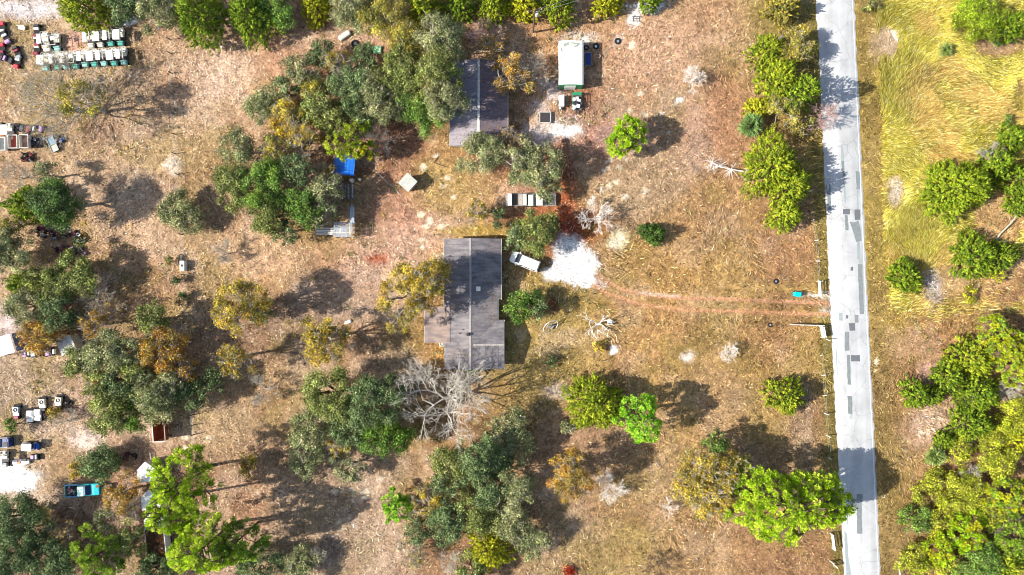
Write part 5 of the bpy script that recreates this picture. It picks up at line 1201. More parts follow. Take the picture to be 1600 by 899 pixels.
def board_fence(a, b_, label, h_=1.2, rails=(.45, .8, 1.15), posts=3):
    A = np.array(P(*a)); B = np.array(P(*b_)); t = thing('board_fence', label, 'fence', tuple(A)); d = B-A; Lh = np.linalg.norm(d); rz = math.atan2(d[1], d[0])
    for i in range(posts): q = d*i/(posts-1); MB().box((q[0], q[1], h_/2), (.14, .14, h_+.1), rz=rz).build('post', M_WHITE, t)
    for r_ in rails: MB().box((d[0]/2, d[1]/2, r_), (Lh, .06, .15), rz=rz).build('rail', M_WHITE, t)
    return t
board_fence((1235, 507), (1282, 508.5), 'white board fence along the south side of the dirt drive entrance', posts=4)
board_fence((1279, 509), (1283, 527), 'short white double board fence turning south beside the road', posts=2)
board_fence((1283, 511), (1285.5, 526), 'short white board fence nearest the road edge at the drive', posts=2)
board_fence((1277, 440), (1278, 461), 'short white board fence north of the dirt drive entrance', posts=2)
board_fence((1297, 833), (1300, 856), 'white board fence at the bottom beside the giant lime pine', posts=2)
board_fence((1297, 877), (1303, 883), 'short tilted white board piece at the bottom west of the road', posts=2)
t = thing('marker_pole', 'slim white marker pole at the bottom east of the road', 'pole', P(1403, 878)); MB().cyl((0, 0, 0), (-.1, -2.6, 1.2), .1, .08, n=8).build('pole', M_WHITE, t); MB().cyl((0, 0, 0), (0, 0, .25), .14, n=8).build('base', M_CONC, t)
t = thing('reflector_post', 'thin grey reflector stake on the east road verge', 'stake', P(1405, 700)); MB().cyl((0, 0, 0), (0, 0, 1.6), .03, n=6).build('stake', M_STEEL, t); MB().box((0, 0, 1.5), (.12, .03, .2)).build('reflector', M_OFFW, t)
def log(pts, r0, r1, label, m=BARKG, limbs=6, seed=1, fine=1.0):
    W = [np.array(P(*q[:2]))+np.array([0, 0, q[2]]) for q in pts]; t = thing('fallen_log', label, 'log', (W[0][0], W[0][1], 0)); o_ = np.array([W[0][0], W[0][1], 0]); W = [q-o_ for q in W]; lb = Limbs(); r_ = np.random.default_rng(seed)
    for i in range(len(W)-1): f = i/(len(W)-1); g_ = (i+1)/(len(W)-1); lb.seg(W[i], W[i+1], r0+(r1-r0)*f, r0+(r1-r0)*g_)
    lb.obj('trunk', m, t, 6)
    if limbs:
        l2 = Limbs()
        for i in range(limbs):
            q = W[r_.integers(1, len(W))]; d = unit(r_.normal(0, 1, 3)*np.array([1, 1, .5])); e = q+d*r_.uniform(.7, 1.8)*fine**.4; l2.seg(q, e, .06*fine, .03*fine+.005); l2.seg(e, e+unit(d+r_.normal(0, .5, 3))*.7, .03*fine+.004, .012)
        l2.obj('branch', m, t)
log([(1460,598,.5), (1475,604,.8), (1490,607,1.0), (1503,613,1.2), (1516,619,1.0)], .26, .12, 'thick fallen grey log with broken limbs in the southeast wood', BARKW, 9, 2)
log([(1188,274,.5), (1165,270,.7), (1140,266,.8), (1120,262,1.0), (1110,257,1.1)], .13, .05, 'white fallen dead tree pointing away from the dense cedars', BARKX, 90, 7, .5)
log([(1588,326,1.4), (1573,350,.9), (1560,366,.4), (1554,376,.2)], .08, .18, 'dead pale trunk leaning between the round and spreading cedars', BARKG, 3, 3)
log([(1551,581,3), (1575,595,3.4), (1598,628,3.8)], .12, .07, 'long curved pale limb over the southeast wood at the right edge', BARKW, 9, 4)
log([(895,40,.1), (872,39,.1), (892,52,.2), (898,53,.25)], .06, .05, 'thin pale fallen branch on the grass north of the white shed', BARKG, 2, 5)
log([(685,245,.1), (678,255,.15), (700,262,.1)], .06, .05, 'short dark pole lying in the litter left of the purple grey roof', BARK, 0, 6)
log([(1582,800,2.0), (1566,812,2.2), (1558,826,1.6)], .14, .06, 'dead broken limb in the lower southeast wood', BARKW, 5, 9)

# ------------------------------------------------------------------ vehicles and machinery
# white van
X0, Y0, _ = P(820.5, 408.5, 1.2); t = thing('white_van', 'white minivan parked between the brown roofed house and the white sand drive', 'van', (X0, Y0, 0), R(158))
M_VAN = mat('white_van_paint', (236, 236, 232), .25, var=.03, scale=1, bump=0)
MB().loft([(-2.35, .8, .35, .95, .15), (-2.28, .93, .3, 1.1, .2), (-1.2, .96, .28, 1.12, .12), (.9, .96, .28, 1.12, .12), (1.5, .95, .28, 1.05, .18), (2.1, .88, .3, .92, .2), (2.38, .7, .38, .72, .12)]).build('body', M_VAN, t)
MB().loft([(-2.3, .72, 1.0, 1.5, .15), (-2.12, .76, 1.0, 1.8, .12), (-1.0, .78, 1.0, 1.86, .12), (.35, .77, 1.0, 1.82, .12), (.75, .74, 1.0, 1.72, .12), (1.55, .72, 1.0, 1.12, .04)]).build('cabin', M_VAN, t)
MB().add([(.78, -.66, 1.755), (.78, .66, 1.755), (1.5, .7, 1.2), (1.5, -.7, 1.2)], [(0, 3, 2, 1)]).build('windscreen', M_GLASS, t)
MB().add([(-2.25, -.62, 1.68), (-2.25, .62, 1.68), (-2.36, .66, 1.15), (-2.36, -.66, 1.15)], [(0, 1, 2, 3)]).build('rear_window', M_GLASS, t)
for s_ in (-1, 1):
    for xa, xb in ((-2.0, -1.25), (-1.05, -.15), (.05, .7)): MB().add([(xa, s_*.795, 1.66), (xb, s_*.795, 1.66), (xb, s_*.90, 1.2), (xa, s_*.90, 1.2)], [(0, 1, 2, 3) if s_ < 0 else (3, 2, 1, 0)]).build('side_window', M_GLASS, t)
    for x_ in (-1.45, 1.45): w_ = MB().torus((x_, s_*.86, .33), .23, .11, 'y').build('wheel', M_BLACK, t); MB().cyl((x_, s_*.82, .33), (x_, s_*.95, .33), .17, n=12).build('rim', M_STEEL, w_)
    MB().box((2.2, s_*.6, .72), (.25, .35, .14), rz=-s_*.3, bev=.03).build('headlight', mat('lamp_glass', (210, 216, 220), .1, var=.02, bump=0), t); MB().box((-2.36, s_*.74, 1.05), (.06, .16, .4)).build('tail_light', M_RED, t); MB().box((1.15, s_*1.05, 1.1), (.16, .22, .16), bev=.03).build('mirror', M_VAN, t)
MB().box((-1.2, 0, 1.9), (.05, 1.2, .04)).box((-.2, 0, 1.9), (.05, 1.2, .04)).build('roof_rack', M_VAN, t)
# turquoise pickup
X0, Y0, _ = P(131, 766, .9); t = thing('pickup_truck', 'old turquoise pickup truck with junk in its bed under the dark round oak', 'pickup truck', (X0, Y0, 0), R(3.5))
MB().loft([(.2, .93, .4, 1.05, .1), (1.7, .93, .4, 1.05, .18), (2.35, .9, .45, .98, .12), (2.45, .85, .5, .9, .08)]).build('hood', M_TRUCK, t)
MB().loft([(-.65, .9, .4, 1.1, .1), (1.0, .92, .4, 1.1, .1)]).build('body', M_TRUCK, t)
MB().loft([(-.62, .72, 1.05, 1.6, .12), (-.45, .76, 1.05, 1.72, .1), (.35, .76, 1.05, 1.72, .1), (.6, .74, 1.05, 1.6, .1)]).build('cab', mat('faded_turquoise_roof', (170, 214, 206), .4, var=.35, scale=1.5), t)
MB().add([(.5, -.68, 1.66), (.5, .68, 1.66), (1.15, .76, 1.14), (1.15, -.76, 1.14)], [(0, 3, 2, 1)]).build('windscreen', M_NAVY, t)
MB().box((-1.75, 0, .55), (2.2, 1.7, .06)).build('bed_floor', M_WOODD, t)
for s_ in (-1, 1): MB().box((-1.75, s_*.88, .82), (2.25, .14, .6), bev=.03).build('bed_side', mat('sky_blue_paint', (92, 160, 200), .4), t)
MB().box((-2.85, 0, .82), (.09, 1.85, .55), bev=.02).build('tailgate', M_TEAL2, t); MB().box((-.7, 0, .9), (.06, 1.7, .5)).build('bed_front', M_TRUCK, t)
for x_ in (-1.9, 1.75):
    for s_ in (-1, 1): MB().torus((x_, s_*.84, .38), .26, .12, 'y').build('wheel', M_BLACK, t)
MB().box((2.55, 0, .6), (.12, 1.8, .2), bev=.03).build('bumper', M_STEEL, t); MB().box((2.2, .5, 1.0), (.5, .35, .12), rz=.4).build('rust_patch', M_RUST, t)
for i in range(16):
    o = MB().box((0, 0, 0), (rnd.uniform(.2, .55), rnd.uniform(.2, .5), rnd.uniform(.08, .3)), bev=.02).build('junk_piece', rnd.choice([M_RUST, M_OFFW, M_WOOD, M_DARK, M_REDB]), t); o.location = (-1.75+rnd.uniform(-.8, .8), rnd.uniform(-.55, .55), .7+rnd.uniform(0, .25)); o.rotation_euler = (rnd.uniform(-.4, .4), rnd.uniform(-.4, .4), rnd.uniform(0, 3))
t = thing('engine_block', 'black engine scrap with a pale ring in front of the turquoise pickup', 'engine', P(170, 762)); MB().box((0, 0, .35), (.9, 1.1, .6), rz=.3, bev=.08).box((.5, .5, .3), (.6, .4, .4)).build('block', M_DARK, t); MB().torus((.15, -.25, .7), .25, .05).build('ring', M_STEEL, t)
# rusty hopper
X0, Y0, _ = P(248, 672, 2.2); t = thing('rusty_hopper', 'tall open rusty steel hopper with pale rim between the western cluster and the fence', 'hopper', (X0, Y0, 0), R(4))
MB().box((0, 0, .9), (1.5, 3.3, .08)).build('floor', M_RUST, t)
for s_ in (-1, 1):
    MB().box((s_*.82, 0, 1.55), (.08, 3.5, 1.35), ry=s_*.1).build('side_wall', M_RUST, t); MB().box((0, s_*1.72, 1.55), (1.6, .08, 1.35)).build('end_wall', M_RUST, t)
    MB().box((s_*.92, 0, 2.27), (.14, 3.65, .09)).build('rim', M_OFFW if s_ < 0 else M_WOOD, t); MB().box((0, s_*1.78, 2.27), (1.7, .14, .09)).build('rim', M_OFFW if s_ < 0 else M_RUST, t)
    for b_ in (-1.4, 1.4): MB().box((s_*.7, b_, .45), (.12, .12, .9)).build('leg', M_DARK, t)
    for b_ in (-1, 0, 1): MB().box((s_*.9, b_, 1.5), (.06, .1, 1.2)).build('rib', M_DARK, t)
for i, y_ in enumerate((661, 670, 680)):
    o = MB().box((0, 0, .12), (.2, .5, .22), rz=.1, bev=.03).build('pale_brick', M_CONC, None, P(262, y_)); tag(o, ['northern','middle','southern'][i]+' small pale brick in the shade of the rusty hopper', 'brick', 'bricks beside the rusty hopper')
# pointed white trailers
def pointed_trailer(px, py, w_, L_, label, litter=False):
    X0, Y0, _ = P(px, py, 2.2); t = thing('pointed_trailer', label, 'trailer', (X0, Y0, 0), R(6)); nz_ = 1.2
    out = [(-w_/2, nz_*-1), (0, 0), (w_/2, -nz_), (w_/2, -L_), (-w_/2, -L_)]
    mb = MB(); mb.add([(x, y, .5) for x, y in out] + [(x, y, 2.1) for x, y in out], [(0, 1, 6, 5), (1, 2, 7, 6), (2, 3, 8, 7), (3, 4, 9, 8), (4, 0, 5, 9), (4, 3, 2, 1, 0)]).build('body', M_OFFW, t)
    o2 = [(x*1.04, y*1.01+.02) for x, y in out]; MB().add([(x, y, 2.1) for x, y in o2] + [(x*.96, y*.99-.01, 2.2) for x, y in o2], [(0, 5, 6, 1), (1, 6, 7, 2), (2, 7, 8, 3), (3, 8, 9, 4), (4, 9, 5, 0), (9, 8, 7, 6, 5), (0, 1, 2, 3, 4)]).build('roof', M_WHITE, t)
    for s_ in (-1, 1):
        for k in (0, 1): MB().torus((s_*(w_/2-.1), -L_*.6-k*.7, .33), .22, .1, 'x').build('wheel', M_BLACK, t)
        if litter: MB().box((s_*(w_/2-.02), -L_*.62, 2.23), (.07, L_*.72, .06)).build('roof_edge', M_WHITE, t)
    MB().box((0, .4, .5), (.1, 1.2, .1)).build('drawbar', M_STEEL, t); MB().box((-w_*.2, -1.0, 2.22), (.45, .3, .05), rz=.2).build('roof_hatch', M_STEEL, t)
    if litter:
        T = Tri(); n_ = 5200; C = np.stack([rng.uniform(-w_/2+.1, w_/2-.1, n_), rng.uniform(-L_+.1, -2.6, n_), rng.uniform(2.2, 2.28, n_)], -1); C = C[rng.random(n_) < .25+.75*np.clip((-C[:, 1]-2.4)/.6, 0, 1)]
        T.leaves(C, .16, tints(((140,98,72),(104,76,60),(168,118,86),(120,104,70),(90,66,54)), len(C))*1.0); o = T.obj('leaf_litter', t); o['kind'] = 'stuff'
    return t
pointed_trailer(226.5, 722, 2.8, 3.1, 'shortest white trailer with pointed nose, the northernmost of the three')
pointed_trailer(233, 764, 2.8, 3.2, 'white pointed trailer mostly hidden by the lime pine, the middle one of the three')
pointed_trailer(238, 800, 2.9, 8.2, 'longest white pointed trailer with leaf litter covering its roof', True)
t = thing('heap_of_scrap', 'dark heap of scrap machine parts left of the northernmost pointed trailer', 'scrap heap', P(206, 714))
def heap(t, n_, sx, sy, mats, seed, hz=.5):
    r_ = random.Random(seed)
    for i in range(n_):
        k = r_.random(); mb = MB()
        if k < .35: mb.torus((0, 0, 0), r_.uniform(.16, .28), r_.uniform(.06, .1), r_.choice('xyz'), n=12, m=5)
        elif k < .75: mb.box((0, 0, 0), (r_.uniform(.2, .7), r_.uniform(.15, .5), r_.uniform(.1, .4)), bev=.03)
        else: mb.cyl((-r_.uniform(.3, .7), 0, 0), (r_.uniform(.3, .7), 0, .1), .05, n=6)
        o = mb.build('scrap_part', r_.choice(mats), t); o.location = (r_.uniform(-sx, sx), r_.uniform(-sy, sy), r_.uniform(.15, hz)); o.rotation_euler = (r_.uniform(-.5, .5), r_.uniform(-.5, .5), r_.uniform(0, 3))
heap(t, 14, .9, .6, [M_DARK, M_BLACK, M_MAR, M_BLACK], 5)
# golf carts: cowl to the south, roof, bag rack to the north
def cart(px, py, label, roof=1.0, cowl=M_TEAL2, rz=0.0, body=M_OFFW, rear=True, group='white golf carts parked in rows', name='golf_cart', wheel_ring=False, lo=1.9):
    X0, Y0, _ = P(px, py, .9); t = thing(name, label, 'golf cart', (X0, Y0, 0), rz, group)
    MB().box((0, -1.0, .55), (.92, .5, .42), bev=.12).box((0, -.72, .62), (1.0, .2, .55), bev=.05).build('cowl', cowl, t)
    MB().box((0, -.1, .3), (1.08, 1.6, .14)).build('floor', M_DARK, t)
    MB().box((0, .28, .62), (1.0, .5, .26), bev=.06).build('seat', M_SEAT, t); MB().box((0, .58, .88), (1.0, .12, .42), bev=.03).build('backrest', M_SEAT, t)
    MB().box((0, .85, .55), (1.08, .85, .4), bev=.08).build('rear_body', body, t)
    for s_ in (-1, 1):
        MB().box((s_*.36, 1.0, .78), (.24, .34, .1), bev=.03).build('rear_cover', M_WHITE if rear else M_DARK, t)
        for y_ in (-1.0, .75): MB().torus((s_*.5, y_, .23), .15, .085, 'x', n=12).build('wheel', M_BLACK, t)
    MB().torus((-.25, -.45, .98), .17, .02, n=12, m=4).cyl((-.25, -.45, .95), (-.25, -.75, .7), .02, n=5).build('steering_wheel', M_BLACK, t)
    if roof > 0:
        for s_ in (-1, 1):
            for y_ in (-.72, .66): MB().cyl((s_*.5, y_, .6), (s_*.5, y_*.95, lo-.05), .022, n=5).build('roof_post', M_STEEL, t)
        if roof >= 1: MB().box((0, .0, lo), (1.12, 1.55, .07), bev=.05).build('roof', M_WHITE, t)
        elif roof > .6: MB().box((-.2, .0, lo), (.7, 1.5, .07), bev=.04).build('roof', M_WHITE, t); MB().box((.5, .05, lo), (.1, 1.4, .05)).build('roof_edge', M_OFFW, t)
        else:
            MB().box((-.52, 0, lo), (.07, 1.5, .05)).box((.52, 0, lo), (.07, 1.5, .05)).box((0, .74, lo), (1.1, .07, .05)).box((0, -.74, lo), (1.1, .07, .05)).build('bare_roof_rail', M_OFFW, t); MB().box((.1, .25, lo+.01), (.6, .6, .03), rz=.2).build('broken_roof_sheet', M_WHITE, t)
    if rear: MB().box((0, 1.38, .95), (1.1, .05, .05)).box((-.53, 1.2, .95), (.05, .4, .05)).box((.53, 1.2, .95), (.05, .4, .05)).box((0, 1.3, .5), (.9, .3, .08)).build('bag_rack', M_OFFW, t)
    if wheel_ring: MB().torus((0, .85, .82), .2, .06, n=14, m=5).build('ring', M_DARK, t)
    return t
rowA = [(69.5, 97, 1, 'first'), (88, 95, .7, 'second'), (101, 94.5, 1, 'third'), (115.5, 94, .4, 'fourth'), (131, 91, .7, 'fifth'), (145.5, 90.5, 1, 'sixth'), (160.5, 89.5, .7, 'seventh'), (176.5, 89, 1, 'eighth'), (191.5, 87.5, .7, 'last')]
look = {1: 'with a whole white roof', .7: 'with a partly missing roof', .4: 'with a bare roof frame'}
for i, (x_, y_, rf, nth) in enumerate(rowA): cart(x_, y_, f'golf cart {look[rf]}, {nth} from west in the front cart row', rf, [M_TEAL2, M_TEAL][i % 2], R(rnd.uniform(-4, 4)+2))
rowB = [(140, 61, .7, 'westernmost'), (155, 60, 1, 'second'), (171, 58.5, .7, 'third'), (187, 57.5, 1, 'easternmost')]
for i, (x_, y_, rf, nth) in enumerate(rowB): cart(x_, y_, f'golf cart {look[rf]}, {nth} of the four in the back row', rf, [M_OFFW, M_OFFW, M_TEAL, M_TEAL][i], R(rnd.uniform(-3, 3)+3))
cart(87, 66, 'golf cart with bare frame and a teal nose, alone between the two cart rows', .4, M_TEAL2, R(4))
cart(69, 64, 'white golf cart without nose at the northwest corner of the cart rows', .7, M_OFFW, R(3))
cart(72, 80, 'roofless pale golf cart wedged behind the first cart of the front row', 0, M_OFFW, R(6))
t = thing('cart_seat', 'discarded white cart seat on the grass left of the cart rows', 'seat', P(36, 45)); MB().box((0, 0, .3), (1.1, .5, .15), rz=-.1, bev=.05).box((0, .3, .45), (1.2, .1, .4), bev=.03).build('seat', M_SEAT, t)
def red_cart(px, py, label, m1, m2, rz=0, nm='stripped_cart', group='stripped machines along the left edge'):
    X0, Y0, _ = P(px, py, .5); t = thing(nm, label, 'stripped cart', (X0, Y0, 0), rz, group)
    MB().box((0, -.8, .5), (.85, .6, .4), bev=.1).build('cowl', m1, t); MB().box((0, 0, .3), (.9, 1.9, .12)).build('chassis', M_BLACK, t); MB().box((0, .3, .55), (.8, .4, .2), bev=.06).build('seat', m2, t); MB().box((0, .8, .5), (.8, .4, .3), bev=.05).build('engine_cover', M_DARK, t)
    for s_ in (-1, 1):
        for y_ in (-.75, .75): MB().torus((s_*.48, y_, .24), .15, .09, 'x', n=12).build('wheel', M_BLACK, t)
    MB().torus((0, -.25, .85), .18, .025, n=12, m=4).build('steering_wheel', M_BLACK, t)
for a in [(3, 45, 'big red machine cut by the left edge, upper one', M_RED, M_OFFW, 3.2), (8, 58, 'pinkish white stripped cart just below the upper red machine', M_PURP, M_WHITE, .5), (2, 78, 'big red machine cut by the left edge, lower one', M_RED, M_MAR, 3.1), (27, 96, 'bright red stripped cart southernmost of the left machines', M_RED, M_OFFW, -.2),
          (10, 92, 'dark stripped cart with pink seat at the left edge', M_DARK, M_PURP, 1.2), (26, 82, 'dark grey stripped machine above the bright red cart', M_STEEL, M_MAR, .4), (57, 48, 'maroon and white stripped cart at the top of the narrow column', M_MAR, M_WHITE, 0),
          (57, 62, 'maroon and white stripped cart in the middle of the narrow column', M_MAR, M_WHITE, .1), (57, 76, 'maroon and white stripped cart at the bottom of the narrow column', M_MAR, M_SEAT, -.1),
          (36, 201, 'red nosed stripped machine left of the pinkish cart', M_RED, M_OFFW, 1.4), (56, 201, 'pinkish stripped cart lying on its side rail above the dark frames', M_PURP, M_WHITE, 1.5), (2, 202, 'orange red stripped machine cut by the left edge', M_ORAN, M_OFFW, .2)]:
    red_cart(*a)
t = thing('red_ball_tank', 'small orange round tank on the ground right of the red machines', 'tank', P(17, 64)); MB().cyl((0, 0, 0), (0, 0, .4), .3, .26, n=12).cyl((0, 0, .4), (0, 0, .5), .26, .1, n=12).build('tank', M_ORAN, t)
# dump boxes in the second machinery row
def bed_cart(px, py, label, mfloor, rim, w_=1.35, L_=2.0, rz=R(2), deep=.7):
    X0, Y0, _ = P(px, py, 1.0); t = thing('cargo_bed_cart', label, 'cart', (X0, Y0, 0), rz, 'open cargo bed carts by the left edge')
    MB().box((0, 0, .5), (w_-.1, L_-.1, .06)).build('bed_floor', mfloor, t)
    for s_ in (-1, 1): MB().box((s_*(w_/2), 0, .5+deep/2), (.07, L_+.07, deep)).build('bed_side', rim, t); MB().box((0, s_*L_/2, .5+deep/2), (w_-.07, .07, deep)).build('bed_end', rim, t)
    for s_ in (-1, 1):
        for y_ in (-.6, .6): MB().torus((s_*(w_/2-.1), y_, .22), .15, .09, 'x', n=12).build('wheel', M_BLACK, t)
bed_cart(20.5, 221.5, 'open cart bed with bright red floor, left of the dull red one', M_REDB, M_OFFW)
bed_cart(38, 221, 'open cart bed with dull pinkish red floor and white rim', mat('dusty_pink_bed', (168, 124, 116), .8), M_OFFW)
bed_cart(2, 225, 'open white cart bed cut by the left edge', M_OFFW, M_WHITE)
cart(13, 205, 'white roofed golf cart above the red cart beds', 1, M_OFFW, R(2), rear=False)
t = thing('frame_stack', 'dark stack of bare cart frames right of the dull red cart bed', 'scrap frames', P(61, 221)); heap(t, 22, 1.2, .85, [M_BLACK, M_DARK, M_STEEL, M_NAVY, M_BLACK], 11, .7)
t = thing('glass_frame', 'pale blue grey aluminium frame box leaning right of the dark cart frames', 'frame', P(85, 226), R(24))
for a in (-.55, .55): MB().box((a, 0, .5), (.08, 2.6, .08)).build('side_bar', M_STEEL, t)
for b_ in (-1.25, -.1, 1.25): MB().box((0, b_, .5), (1.1, .08, .08)).build('cross_bar', M_STEEL, t)
MB().box((0, .55, .42), (1.0, 1.2, .03)).build('pane', mat('blueish_sheet', (126, 150, 164), .3), t); MB().box((0, -.7, .42), (1.0, 1.0, .03)).build('pane', mat('cloudy_sheet', (176, 180, 160), .4), t); MB().box((0, 0, .2), (1.0, 2.4, .38)).build('base', M_DARK, t)
t = thing('scrap_pile', 'dark pile of twisted scrap leaning on the pale blue grey frame', 'scrap heap', P(95, 219)); heap(t, 16, .6, .7, [M_NAVY, M_DARK, M_STEEL, M_BLACK], 12, .6)
for i, (x_, y_, sx, sy, lab) in enumerate([(45, 246, .9, .6, 'black machine heap alone below the red cart beds'), (67, 364, .8, .7, 'black machine heap westernmost of the upper group south of the dark oak'), (87, 368, .8, .6, 'black machine heap second from the west in the upper group'), (110, 363, 1.0, .6, 'black machine heap third from the west in the upper group'),
        (127, 374, .9, .7, 'black machine heap easternmost of the upper group'), (98, 391, 1.0, .7, 'black machine heap on the west of the lower pair'), (124, 393, 1.0, .5, 'black and pinkish machine heap on the east of the lower pair')]):
    t = thing('machine_heap', lab, 'scrap heap', P(x_, y_), 0, 'heaps of stripped black machines'); heap(t, 18, sx, sy, [M_BLACK, M_DARK, M_BLACK, M_STEEL] + ([M_PURP] if i == 6 else [M_MAR]), 20+i, .6)
# white canopy at the left edge
X0, Y0, _ = P(13, 538, 2.4); t = thing('white_canopy', 'white roofed canopy cut by the left edge with a blue stained east side', 'canopy', (X0, Y0, 0), R(17))
for i in range(3): MB().box((-1.7+.95*i, 0, 2.42), (.93, 2.9, .05)).build('roof_sheet', M_WHITE, t)
MB().box((1.35, 0, 1.95), (1.25, 2.8, .05), ry=.75).build('side_sheet', mat('blue_stained_sheet', (104, 124, 158), .6, var=.35, scale=3), t)
for a in (-2, 1.8):
    for b_ in (-1.3, 1.3): MB().box((a, b_, .8), (.1, .1, 1.6)).build('post', M_STEEL, t)
T = Tri(); C = np.stack([rng.uniform(.95, 1.8, 240), rng.uniform(-1.3, 1.3, 240), np.zeros(240)], -1); C[:, 2] = 2.02 - (C[:, 0]-1.35)*.93; T.leaves(C, .13, tints(((210,214,220),(70,60,70),(120,90,70)), 240)); o = T.obj('fallen_leaves', t); o['kind'] = 'stuff'
t = thing('junk_trailer', 'narrow black trailer loaded with white, grey and lilac machine panels by the orange oak', 'trailer', P(65, 550), R(3))
MB().box((0, 0, .45), (4.6, 1.35, .1)).build('deck', M_BLACK, t)
for x_, m_, w_ in ((-2.0, M_PURP, .6), (-1.45, M_OFFW, .35), (-.75, M_STEEL, .75), (.65, M_STEEL, .2), (1.45, M_PURP, .75), (2.45, M_WHITE, .3)): MB().box((x_, 0, .75), (w_, 1.2 if w_ > .4 else .8, .5), rz=rnd.uniform(-.15, .15), bev=.08).build('machine_panel', m_, t)
MB().torus((-2.0, -.05, 1.02), .25, .06).build('ring', M_DARK, t); MB().torus((1.5, .1, 1.02), .16, .05).build('ring', M_OFFW, t); MB().box((.15, 0, .8), (.8, 1.25, .55), bev=.1).build('cover', M_BLACK, t); MB().box((2.05, 0, .75), (.4, 1.1, .5), bev=.1).build('cover', M_BLACK, t)
for x_ in (-1, .9):
    for s_ in (-1, 1): MB().torus((x_, s_*.7, .27), .18, .09, 'y', n=12).build('wheel', M_BLACK, t)
X0, Y0, _ = P(103, 540, 2.2); t = thing('pale_roofed_shed', 'pale roofed shed almost hidden under the western oak cluster', 'shed', (X0, Y0, 0), R(25)); wall_box(t, -1.2, 1.2, -1.1, 1.1, 2.1, M_OFFW)
for i in range(3): MB().box((-.82+.82*i, 0, 2.15), (.8, 2.5, .05)).build('roof_sheet', M_OFFW, t)
t = thing('dark_panel', 'small dark panel edge showing west of the western oak cluster', 'panel', P(117, 580), R(-55)); MB().box((0, 0, .5), (.9, .35, .9), bev=.05).build('panel', M_BLACK, t)
# stripped carts bottom left
for x_, y_, lab, c_, rz_, ring in [(25, 644, 'stripped cart with dark steering wheel and maroon tail beside the green shrub at the left', M_STEEL, 3.1, True), (66, 632, 'tan stripped cart with round opening, left of the cart nearest the oaks', M_SEAT, 3.2, True), (91, 629, 'tan stripped cart with round opening nearest the western oaks', M_SEAT, 3.0, True),
        (47, 650, 'white cart body without roof, left one of the touching pair', M_WHITE, 3.1, False), (59, 648, 'white cart body without roof, right one of the touching pair', M_WHITE, 3.15, False)]:
    X0, Y0, _ = P(x_, y_, .6); t = thing('stripped_golf_cart', lab, 'golf cart', (X0, Y0, 0), rz_, 'stripped carts in the lower left'); MB().box((0, 0, .3), (1.05, 2.3, .12)).build('chassis', M_BLACK, t); MB().box((0, -.35, .6), (1.05, .95, .4), bev=.08).box((0, .35, .5), (1.0, .5, .2), bev=.05).build('body', c_, t)
    if ring: MB().torus((0, -.35, .84), .24, .06).build('ring', M_BLACK, t); MB().box((0, .85, .5), (.9, .5, .3), bev=.08).build('tail', M_MAR if x_ < 30 else M_DARK, t)
    else: MB().box((0, -.3, .83), (.7, .6, .03)).build('deck_panel', M_STEEL, t); MB().box((0, .7, .55), (.98, .5, .35), bev=.06).build('tail', M_WHITE, t)
    for s_ in (-1, 1):
        for q in (-.8, .8): MB().torus((s_*.5, q, .23), .15, .085, 'x', n=12).build('wheel', M_BLACK, t)
t = thing('scrap_pile', 'reddish scrap between the touching white bodies and the tan carts', 'scrap heap', P(72, 646)); heap(t, 9, .6, .4, [M_MAR, M_DARK, M_BLACK], 31, .4)
t = thing('scrap_pile', 'dark scrap in the shade right of the cart nearest the western oaks', 'scrap heap', P(105, 630)); heap(t, 12, .8, .8, [M_BLACK, M_DARK], 32, .5)
bed_cart(5, 692, 'grey tub cart cut by the left edge with pale rim', M_STEEL, M_OFFW, 1.4, 1.5)
t = thing('navy_box', 'dark navy box right of the grey tub cart at the left edge', 'box', P(17, 690)); MB().box((0, 0, .6), (1.0, 1.4, 1.2), bev=.05).build('box', M_NAVY, t); MB().box((0, -.2, 1.22), (.7, .7, .04)).build('lid', M_DARK, t)
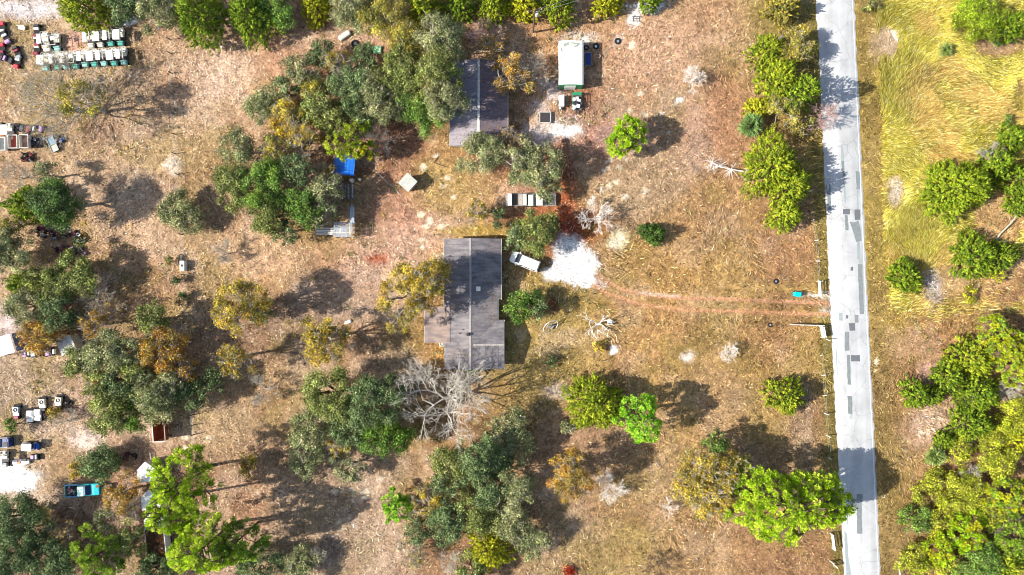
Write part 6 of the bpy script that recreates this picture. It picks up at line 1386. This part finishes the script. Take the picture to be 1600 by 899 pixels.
cart(46, 698, 'white roofed golf cart with a bright blue nose facing east in the lower left', 1, mat('bright_blue_paint', (40, 92, 190), .4), R(87), rear=False, group='carts in the lower left', lo=1.6)
cart(5, 718, 'grey roofed cart cut by the left edge below the grey tub', 1, M_STEEL, R(2), rear=False, group='carts in the lower left')
t = thing('stripped_skid', 'long white body shell with an orange lid below the blue nosed cart', 'cart body', P(33, 722), R(4)); MB().loft([(-1.1, .3, .15, .4, .1), (-.8, .5, .1, .55, .15), (.8, .5, .1, .55, .15), (1.5, .3, .1, .35, .1)]).build('shell', M_WHITE, t); MB().box((.05, .1, .6), (.5, .5, .1), bev=.04).build('lid', M_ORAN, t); MB().box((-1.2, 0, .3), (.25, .9, .4)).build('end_cap', M_BLACK, t); MB().box((.8, .35, .5), (.8, .35, .15)).build('seat', M_DARK, t)
t = thing('lilac_seat', 'white and lilac seat shell on a black base below the blue nosed cart', 'seat', P(57, 714), R(2)); MB().box((0, 0, .25), (1.3, .9, .4)).build('base', M_BLACK, t); MB().box((-.3, .1, .5), (.5, .6, .3), bev=.06).build('seat', M_PURP, t); MB().box((.3, .1, .5), (.3, .7, .3), bev=.05).build('shell', M_WHITE, t)
# pale roofs glimpsed through the bottom left trees
for x_, y_, lab in ((72, 830, 'pale tilted sheet lying under the leafless oak below the pickup'), (84, 855, 'pale bent sheet under the leafless oak at the bottom left')):
    X0, Y0, _ = P(x_, y_, .6); t = thing('metal_sheet', lab, 'metal sheet', (X0, Y0, 0), rnd.uniform(0, 1)); MB().box((0, 0, .5), (1.9, .95, .05), ry=.2).build('sheet', M_OFFW, t); MB().box((0, 0, .22), (.1, .9, .44)).build('bearer', M_WOODD, t)
# red leafy plant at the bottom edge
t = thing('shrub', 'small rust red bush at the bottom edge below the orange brown oak', 'shrub', P(889, 892)); T = Tri(); C = rng.normal(0, 1, (420, 3))*np.array([.45, .45, .2])+np.array([0, 0, .55]); T.leaves(C, .18, tints(((170,52,36),(196,76,48),(132,40,30)), 420)); T.obj('crown', t); lb = Limbs(); lb.curve((0, 0, 0), (0, 0, .6), .04, .02); lb.obj('trunk', BARK, t)
